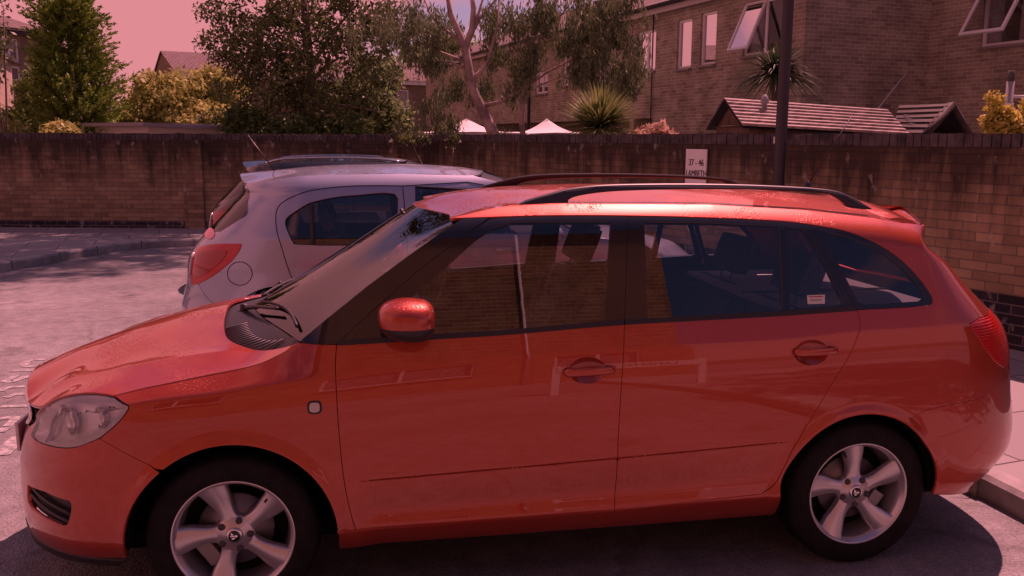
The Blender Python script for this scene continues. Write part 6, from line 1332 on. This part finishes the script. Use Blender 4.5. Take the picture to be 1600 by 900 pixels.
sh = hatch('silver', '', 2.48, 4.24, silver)
zs = [.42, .5, .6, .7, .8, .9, 1.0, 1.1, 1.2, 1.3, 1.38]
sh.fit('r', [(379, 296), (368, 312), (350, 333), (330, 354), (316, 370), (303, 385), (295, 400), (292, 425), (292, 450), (287, 462), (284, 475), (284, 490)], zs)
_fr = sh.Xr; sh.Xr = lambda z: np.where(z > 1.2, np.minimum(_fr(z), _fr(np.full_like(z, 1.2))-(z-1.2)*.55), _fr(z))
sh.Xf = lambda z: np.interp(z, [.2, .35, .5, .65, .75, .85], [-.72, -.80, -.82, -.79, -.74, -.62])
def wheel2(sh, x, near, par):
    n = sh.P(np.array([[x, .3]]))[0]; y = sh.yc-.79 if near else sh.yc+.79; sg = 1 if near else -1; o = Vector((sh.X0+sh.sg*x, y+sg*.02, .30)); ax = (0, -sg, 0)
    mb = MB(); mb.lathe([(.20, 0), (.215, .008), (.26, .010), (.292, -.006), (.30, -.03), (.30, -.15), (.27, -.18), (.2, -.18)], o, ax, 40); w = mb.build('wheel', tyre, par)
    mb = MB(); mb.lathe([(.0, -.01), (.05, -.012), (.055, -.02)], o, ax, 24)
    for k in range(7):
        th = k*2*math.pi/7; c, s_ = math.cos(th), math.sin(th); V = []
        for r, w_ in ((.04, .022), (.198, .030)):
            for q, h in ((-w_, -.03), (-w_, -.012), (w_, -.012), (w_, -.03)): V.append((o[0]+c*r-s_*q, o[1]-sg*h, o[2]+s_*r+c*q))
        mb.add(V, [(0, 1, 5, 4), (1, 2, 6, 5), (2, 3, 7, 6)])
    mb.lathe([(.190, -.03), (.198, -.004), (.204, .002)], o, ax, 40); mb.build('rim', alloy, w)
deepred = mat('deep_red_lens', (.34, .004, .008), .10, 0, .6); lensw = mat('pale_lens', (.55, .50, .50), .15, 0, .5)
darklens = mat('dark_lens', (.12, .006, .008), .1, 0, .6)
glassd = glassmat('privacy_glass', (.25, .25, .27), 0, 1.5, .06)
def build_hatch(sh, nm, lab, pm, group=None, glass=wing, ant=True, roofspoiler=False, tracer=None):
    xc = sh.X0-1.2; C_ = empty(nm, (xc, sh.yc, 0), lab, 'car', group); P = sh.P
    tr = (lambda pts, n=5: (tracer or sh).tr(pts, n))
    arcs = [(0., .30, .345), (2.51, .30, .345)]
    # roof-side line (rear to front) traced, then continued forward by design
    gl_r = tr([(459, 382), (449, 362), (445, 347), (452, 336), (480, 318), (520, 308), (560, 304), (617, 302.5), (622, 333), (627, 384), (560, 384), (500, 384)], 3)
    door_r = tr([(458, 440), (441, 390), (431, 348), (434, 325), (450, 311), (480, 299), (530, 292), (580, 290), (629, 290.5)], 4)
    bar = tr([(489, 380), (488, 352), (486, 317)], 2)
    ztop = 1.385; xr_top = door_r[-1, 0]
    fd = np.array([(xr_top, door_r[-1, 1]), (xr_top-.4, door_r[-1, 1]), (1.05, 1.335), (.85, 1.27), (.62, 1.12), (.40, .99), (.36, .95)])
    seam_b = np.array([(xr_top, door_r[-1, 1]), (xr_top-.02, .95), (xr_top-.03, .5), (xr_top, .26)])
    # tail: lamp
    tl_ = tr([(378, 381), (374, 392), (362, 408), (343, 424), (325, 436), (309, 444), (300, 446)], 3); tl0 = tr([(300, 446), (299, 430), (302, 405), (308, 388)], 2); tlt = tr([(308, 388), (325, 383), (350, 381), (378, 381)], 3)
    lamp = np.vstack([tl_, tl0[1:], tlt[1:-1]])
    bz = .58
    rump = 2.62
    # bodyside pressing with holes for the door glasses
    hs = tr([(381, 292), (372, 305)], 1); 
    spo = hs[0]
    hw_ = tr([(386, 286), (388, 330), (372, 345), (345, 362), (322, 378), (309, 387)], 4)   # edge of the tailgate glass / shut line
    ar = lambda c, a, b: arc(c, a, b, 30)
    out = np.vstack([[(-.2, .86), (.2, .955), (.36, .95)], fd[::-1][1:], [(xr_top+.4, 1.385), (2.4, 1.375)], [(2.6, 1.365)] if hw_[0, 0] > 2.65 else np.zeros((0, 2)), hw_, tl_[::-1][0:0], tlt[1:], tl_[1:], [(tl_[-1, 0]-.02, .70), (tl_[-1, 0]-.10, .62), (3.0, .52), (2.86, .46)], ar(arcs[1], 28, 188), [(2.1, .25), (.38, .25)], ar(arcs[0], -8, 150), [(-.36, .55), (-.42, .72)]])
    # upper edge of the side sits a little above the door line
    up = np.vstack([[(-.45, .74), (-.2, .84), (.1, .925), (.36, .95)], [(.62, 1.125), (.85, 1.28), (.98, 1.365), (1.15, 1.405)], [(xr_top, 1.42), (2.2, 1.415), (2.5, 1.40)], hw_, tlt[1:], tl_[1:], [(tl_[-1, 0]-.02, .70), (tl_[-1, 0]-.10, .62), (3.0, .52), (2.86, .46)], ar(arcs[1], 28, 188), [(2.1, .25), (.38, .25)], ar(arcs[0], -8, 150), [(-.36, .55)]])
    fgl = np.array([(xr_top-.08, .985), (xr_top-.09, 1.335), (1.12, 1.305), (.90, 1.225), (.62, 1.06), (.52, .985)])
    DBG = up
    v, f = cdt_fill(up, .03, None, [gl_r, fgl], .001); su = surf(P, v, f, sh.fl, 0, .03); mi = mirrored(*su, sh.yc)
    side = [link_surf('body_side', q, pm, C_) for q in (su, mi)]
    for g, hn in ((gl_r, 'window_glass'), (fgl, 'window_glass')):
        v, f = cdt_fill(g, .04, None, (), -.004); su = surf(P, v, f, sh.fl, -.018, 0)
        for i in range(2): link_surf(hn, su if i == 0 else mirrored(*su, sh.yc), glass, side[i])
        # black rubber surround as a thin tube
        loop = P(resample(g, .03))-fnormal(P, resample(g, .03))*sh.fl*.010
        for i in range(2):
            lp_ = loop.copy(); 
            if i: lp_[:, 1] = 2*sh.yc-lp_[:, 1]
            m2 = MB(); m2.tube(list(lp_)+[lp_[0]], .007, 5, cap=False); m2.build('window_seal', trim, side[i])
    # drawn shut lines: thin dark grooves
    def groove(q, w=.0035, par=None, nmq='shut_line'):
        pp = P(q)+fnormal(P, q)*sh.fl*.0006
        for i in range(2):
            p2 = pp.copy(); 
            if i: p2[:, 1] = 2*sh.yc-p2[:, 1]
            m2 = MB(); m2.tube(p2, w, 4); m2.build(nmq, under, side[i])
    groove(door_r); groove(resample(seam_b, .05, False)); 
    fdl = resample(np.array([(xr_top, door_r[-1, 1]), (1.2, 1.36), (.98, 1.32), (.80, 1.22)]), .04, False); groove(fdl)
    groove(resample(np.array([(.42, .95), (.40, .7), (.44, .28)]), .05, False)); groove(resample(np.vstack([door_r[:1], [(2.12, .62), (2.1, .28)]]), .05, False))
    cap_c = tracer.inv(374, 427.5) if tracer else sh.inv(374, 427.5); groove(np.array([(cap_c[0]+.083*math.cos(t), cap_c[1]+.083*math.sin(t)) for t in np.linspace(0, 2*math.pi, 40)]), .003, nmq='fuel_flap_line')
    m2q = resample(bar, .05, False); pp = P(m2q)-fnormal(P, m2q)*sh.fl*.008
    for i in range(2):
        p2 = pp.copy(); 
        if i: p2[:, 1] = 2*sh.yc-p2[:, 1]
        m2 = MB(); m2.tube(p2, .016, 6); m2.build('window_bar', trim, side[i])
    # door handles
    for hx, hz in ((1.80, .885), (.92, .87)):
        for i in range(2):
            p_ = P(np.array([(hx-.09, hz), (hx, hz+.003), (hx+.09, hz)]))+fnormal(P, np.array([(hx, hz)]))*sh.fl*.016
            if i: p_[:, 1] = 2*sh.yc-p_[:, 1]
            m2 = MB(); m2.tube(p_, .013, 8); m2.build('door_handle', pm, side[i])
    # rear lamp, bumper, tailgate
    lq = np.vstack([lamp]); v, f = cdt_fill(lq, .02, None, (), .001); su = surf(P, v, f, sh.fl, .006, .02)
    for i in range(2):
        to_ = link_surf('tail_light', su if i == 0 else mirrored(*su, sh.yc), redlens if tracer is None else darklens, C_)
        lc = lq.mean(0); inn_ = lc+(lq-lc)*.62; v2_, f2_ = cdt_fill(inn_, .02); s2_ = surf(P, v2_, f2_, sh.fl, .011, .006); link_surf('lens_bulge', s2_ if i == 0 else mirrored(*s2_, sh.yc), deepred, to_)
        sk = tl0[2:-1]; pp = P(sk)+fnormal(P, sk)*sh.fl*.010
        if i: pp[:, 1] = 2*sh.yc-pp[:, 1]
        m2 = MB(); m2.tube(pp, .012, 6); m2.build('reversing_strip', lensw, to_)
    a1 = sh.a1; xe_ = tl_[-1, 0]
    bo_ = np.vstack([[(a1, .25), (2.86, .26)], [(2.86, .46), (3.0, .52), (xe_-.10, .62), (xe_-.02, .70), (xe_, tl_[-1, 1]-.01)], [(xe_+.08, .62), (a1-.4, .56), (a1, .56)]]); v, f = cdt_fill(bo_, .04, None, (), .002); v[np.abs(v[:, 0]-a1) < .01, 0] = a1; su = surf(P, v, f, sh.fl, .004, .02); link_surf('rear_bumper', [su, mirrored(*su, sh.yc)], pm, C_)
    xl = hw_[-1]; 
    tg = np.vstack([[(a1, .57), (a1-.4, .57), (xe_+.075, .63), (xe_+.006, tl_[-1, 1])], tl0[1:-1]+(.006, 0), hw_[::-1]+(.004, 0), [(a1, 1.40)]])
    _q = hw_[::-1]; _q = _q[(_q[:, 1] > 1.0) & (_q[:, 1] < 1.34)]+(.007, 0); gb = np.vstack([_q, [(a1-.3, 1.34), (a1+.01, 1.345), (a1+.01, .98), (a1-.3, .97)]])
    v, f = cdt_fill(np.minimum(tg, [a1, 9]), .04, None, [np.minimum(gb, [a1-.001, 9])], .001); v[np.abs(v[:, 0]-a1) < .01, 0] = a1; su = surf(P, v, f, sh.fl, 0, .02); tgo = link_surf('tailgate', [su, mirrored(*su, sh.yc)], pm, C_)
    v, f = cdt_fill(np.minimum(gb, [a1, 9]), .04, None, (), -.01); v[np.abs(v[:, 0]-a1) < .01, 0] = a1; su = surf(P, v, f, sh.fl, -.003, 0); link_surf('rear_window', [su, mirrored(*su, sh.yc)], glassd, tgo)
    # roof, windscreen, bonnet, bumper in front
    print('DEBUG he', hw_[:3].round(3), P(hw_[:1]).round(3)); tx = np.array([1.15, 1.3, 1.6, 1.9, 2.2, 2.5]); te = P(np.stack([tx, [1.405, 1.412, 1.42, 1.42, 1.415, 1.40]], 1)); he = P(hw_[:1])[0]
    lx = lambda p: (p[0]-sh.X0)/sh.sg
    E = [(lx(p), sh.yc-p[1], p[2]) for p in te]+[(lx(he), sh.yc-he[1], he[2])]
    pts = []; val = []
    for x, l, z in E:
        for s_ in (1, -1): pts.append((x, s_*l)); val.append(z)
    for x, z in ((1.0, 1.425), (1.2, 1.452), (1.6, 1.475), (2.0, 1.472), (2.4, 1.452), (2.7, 1.42), (E[-1][0]+.08, 1.40)): pts.append((x, 0)); val.append(z)
    rr_ = tps_fit(pts, np.array(val), 1e-5); rm = lambda q: np.stack([sh.X0+sh.sg*np.asarray(q)[:, 0], sh.yc-np.asarray(q)[:, 1], rr_(q)], 1)
    e2 = np.array([(x, l) for x, l, z in E]); hdx = [(1.0+.15*t*t, t*e2[0, 1]) for t in np.linspace(-1, 1, 14)]
    ro = np.vstack([e2, [(e2[-1, 0]+.08*(1-t*t), t*e2[-1, 1]) for t in np.linspace(1, -1, 9)][1:-1], (e2*(1, -1))[::-1], hdx[1:-1]]); v, f = cdt_fill(ro, .06); fl_ = 1 if fnormal(rm, v[:1])[0, 2] > 0 else -1; su = surf(rm, v, f, fl_, 0, .02); rfo = link_surf('roof', su, pm, C_)
    # spoiler lip
    mb = MB(); V = []; K = 16; pr = [(-.16, .006), (-.06, .006), (.012, -.010), (.004, -.035), (-.12, -.03)]
    for i in range(K+1):
        t = -1+2*i/K; l = e2[-1, 1]*1.02*t; xx = e2[-1, 0]+.08*(1-t*t)-.02; zz = rr_(np.array([[min(xx, e2[-1, 0]+.06*(1-t*t)), l*.97]]))[0]
        for a_, b_ in pr: V.append((sh.X0+sh.sg*(xx+a_), sh.yc-l, zz+b_))
    mb.add(V, [(i*5+k, i*5+(k+1) % 5, (i+1)*5+(k+1) % 5, (i+1)*5+k) for i in range(K) for k in range(5)]+[tuple(range(5)), tuple(K*5+k for k in range(5))[::-1]], True); mb.build('roof_spoiler', pm, C_, smooth_angle=45)
    wsE = P(np.array([(.36, .955), (.55, 1.08), (.72, 1.20), (.86, 1.285), (1.0, 1.375), (1.15, 1.405)])); wl_ = sh.yc-wsE[:, 1]; pts = []; val = []
    for l, p in zip(wl_, wsE):
        for s_ in (1, -1): pts.append((l*s_, p[2])); val.append(lx(p))
    for x, z in ((.02, .99), (.3, 1.14), (.6, 1.29), (.98, 1.425)): pts.append((0, z)); val.append(x)
    wf = tps_fit(pts, np.array(val)); wm = lambda q: np.stack([sh.X0+sh.sg*wf(q), sh.yc-np.asarray(q)[:, 0], np.asarray(q)[:, 1]], 1)
    ed_ = np.stack([wl_, wsE[:, 2]], 1); bt_ = [(t*wl_[0], .99-(.99-wsE[0, 2])*t*t) for t in np.linspace(-1, 1, 11)][1:-1]; tp_ = [(t*wl_[-1], 1.425-(1.425-wsE[-1, 2])*t*t) for t in np.linspace(1, -1, 11)][1:-1]
    v, f = cdt_fill(np.vstack([ed_, tp_, (ed_*(-1, 1))[::-1], bt_]), .06); fl_ = 1 if fnormal(wm, v[:1])[0, 0]*(-sh.sg) > 0 else -1; su = surf(wm, v, f, fl_, -.004, 0); link_surf('windscreen', su, glass, C_)
    be = P(np.array([(.36, .95), (.2, .945), (.1, .925), (-.1, .875), (-.2, .84), (-.45, .74), (-.55, .70)])); a0 = sh.a0; nz__ = P(np.array([(a0+.4, .70), (a0+.2, .72), (a0, .73)])); al = np.vstack([be, nz__]); pts = []; val = []
    for p in al:
        for s_ in (1, -1): pts.append((lx(p), s_*(sh.yc-p[1]))); val.append(p[2])
    for x, z in ((-.72, .77), (-.5, .86), (-.2, .935), (0., .97)): pts.append((x, 0)); val.append(z)
    bf_ = tps_fit(pts, np.array(val), 1e-4); bm_ = lambda q: np.stack([sh.X0+sh.sg*np.asarray(q)[:, 0], sh.yc-np.asarray(q)[:, 1], bf_(q)], 1); b2 = np.array([(lx(p), sh.yc-p[1]) for p in al]); rr_b = [(b2[0, 0]-(b2[0, 0]-.02)*(1-t*t), t*b2[0, 1]) for t in np.linspace(-1, 1, 13)][1:-1]
    bo2 = np.vstack([b2, (b2*(1, -1))[::-1][1:], rr_b]); v, f = cdt_fill(bo2, .05, None, (), .001); fl_ = 1 if fnormal(bm_, v[:1])[0, 2] > 0 else -1; su = surf(bm_, v, f, fl_, 0, .015); link_surf('bonnet', su, pm, C_)
    fbo = np.vstack([[(a0, .22)], [(-.30, .22)], arc(arcs[0], 180, 150, 8), [(-.36, .55), (-.45, .62), (-.62, .58), (a0+.35, .60), (a0, .62)]]); v, f = cdt_fill(fbo, .04); v[np.abs(v[:, 0]-a0) < .01, 0] = a0; su = surf(P, v, f, sh.fl, 0, .02); link_surf('front_bumper', [su, mirrored(*su, sh.yc)], pm, C_)
    hlp = np.array([(-.36, .56), (-.45, .63), (-.62, .59), (a0+.36, .61), (a0+.36, .69), (-.55, .695), (-.45, .735), (-.38, .70)]); v, f = cdt_fill(hlp, .03, None, (), .003); su = surf(P, v, f, sh.fl, .002, .02)
    for i in range(2): link_surf('headlight', su if i == 0 else mirrored(*su, sh.yc), chm, C_)
    gr = np.array([(a0, .625), (a0+.345, .605), (a0+.345, .69), (a0+.2, .715), (a0, .725)]); v, f = cdt_fill(gr, .03); v[np.abs(v[:, 0]-a0) < .01, 0] = a0; su = surf(P, v, f, sh.fl, -.01, .0); link_surf('grille', [su, mirrored(*su, sh.yc)], trim, C_)
    for x in (0., 2.51):
        for near in (True, False): wheel2(sh, x, near, C_)
    mb = MB(); mb.box((xc, sh.yc, .24), (1.75, .62, .03)); mb.box((xc, sh.yc, .4), (.8, .74, .14)); mb.build('underbody', under, C_)
    mb = MB()
    for cx, cz, r in arcs:
        for y0, y1 in ((sh.yc-.80, sh.yc-.45), (sh.yc+.80, sh.yc+.45)):
            th = np.linspace(math.radians(-10), math.radians(190), 20); X = sh.X0+sh.sg*cx; V = [(X+(r+.003)*math.cos(t), y, cz+(r+.003)*math.sin(t)) for y in (y0, y1) for t in th]; n = 20; mb.add(V, [(k, k+1, n+k+1, n+k) for k in range(n-1)])
    mb.build('arch_liner', under, C_)
    # cabin
    for dx, nm_, hh in ((1.15, 'front_seat', .58), (2.02, 'rear_seat', .50)):
        for s_ in (-.36, .36):
            x = sh.X0+sh.sg*dx; b = MB(); Rm = Matrix.Rotation(-.36, 3, 'Y'); up_ = Rm@Vector((0, 0, 1)); base = Vector((x, sh.yc+s_, .5)); b.box(base+up_*hh/2, (.06, .22, hh/2), R=Rm, bev=.05); b.box((x+.24, sh.yc+s_, .47), (.25, .22, .07), bev=.05); o = b.build(nm_, seatm, C_, smooth_angle=60)
            b = MB(); b.box(base+up_*(hh+.11), (.05, .125, .085), R=Rm, bev=.045); b.build('headrest', seatm, o, smooth_angle=60)
    mb = MB(); mb.box((sh.X0-.55, sh.yc, .86), (.22, .66, .09), bev=.05); mb.build('dashboard', MATS['dash_plastic'], C_, smooth_angle=60)
    mb = MB(); c = Vector((sh.X0-.83, sh.yc-.36, .92)); u = Vector((-.42, 0, .91)).normalized(); w_ = Vector((0, 1, 0)); mb.tube([c+(u*math.sin(t)+w_*math.cos(t))*.185 for t in np.linspace(0, 2*math.pi, 29)], .016, 8, cap=False)
    for t in (0, math.pi, -math.pi/2): mb.tube([c, c+(u*math.sin(t)+w_*math.cos(t))*.18], .014, 6)
    mb.build('steering_wheel', trim, C_)
    lin = np.array([(.45, .30), (.45, .93), (2.5, .96), (2.5, .30)]); v, f = cdt_fill(lin, .1); su = surf(P, v, f, -sh.fl, .07, 0); link_surf('door_lining', [su, mirrored(*su, sh.yc)], MATS['door_lining'], C_)
    for i in range(2):
        y = sh.yc-.90 if i == 0 else sh.yc+.90; X = sh.X0-.60; mb = MB(); bm = bmesh.new(); bmesh.ops.create_icosphere(bm, subdivisions=3, radius=1); bm.verts.index_update(); V = [(X+v.co.x*.085, y+v.co.y*.10, .985+v.co.z*.068) for v in bm.verts]; mb.add(V, [[v.index for v in f.verts] for f in bm.faces], True); bm.free(); mb.tube([(X, y+(.1 if i == 0 else -.1), .965), (X, y+(.04 if i == 0 else -.04), .96)], .03, 8); mb.build('door_mirror', pm, side[i])
    return C_, rfo, tgo
ctr_, rfo, tgo = build_hatch(sh, 'hatchback', 'silver five-door hatchback parked beyond the orange car', silver)
b0 = aty(437, 277, sh.yc-.05); b1 = aty(387, 211, sh.yc-.05); mb = MB(); mb.tube([b0, b1], [.008, .003], 6); mb.lathe([(0, .03), (.012, .02), (.02, 0)], b0-[0, 0, .01], (0, 0, 1), 10); mb.build('aerial', whitepaint if False else trim, rfo)
# disc and sticker on the silver tailgate glass
qs_ = [(sh.inv(328+8*math.cos(t), 365+9*math.sin(t))) for t in np.linspace(0, 2*math.pi, 16, endpoint=False)]
try:
    v, f = cdt_fill(np.array(qs_)+(0, 0), .02); su = surf(sh.P, v, f, sh.fl, .004, 0); link_surf('window_sticker', su, mat('pink_sticker', (.6, .25, .3), .5), tgo)
except Exception as ex: print('sticker', ex)
# the black car: the same kind of body, seen only over the silver roof
shb = hatch('dark', '', 2.11, 7.85, darkp); shb.Xr = lambda z, f=sh.Xr: f(z)+.02; shb.Xf = sh.Xf
cb, rb, tb = build_hatch(shb, 'dark_hatchback', 'black hatchback, only its roof and tail visible over the silver car', darkp, glass=glassd, tracer=sh)
for y in (shb.yc-.55, shb.yc+.55):
    mb = MB(); mb.tube(catmull([(shb.X0-2.60, y, 1.40), (shb.X0-2.4, y, 1.445), (shb.X0-1.9, y, 1.462), (shb.X0-1.4, y, 1.450), (shb.X0-1.1, y, 1.41)], 5), .014, 6); mb.build('roof_bar', chrome, rb)
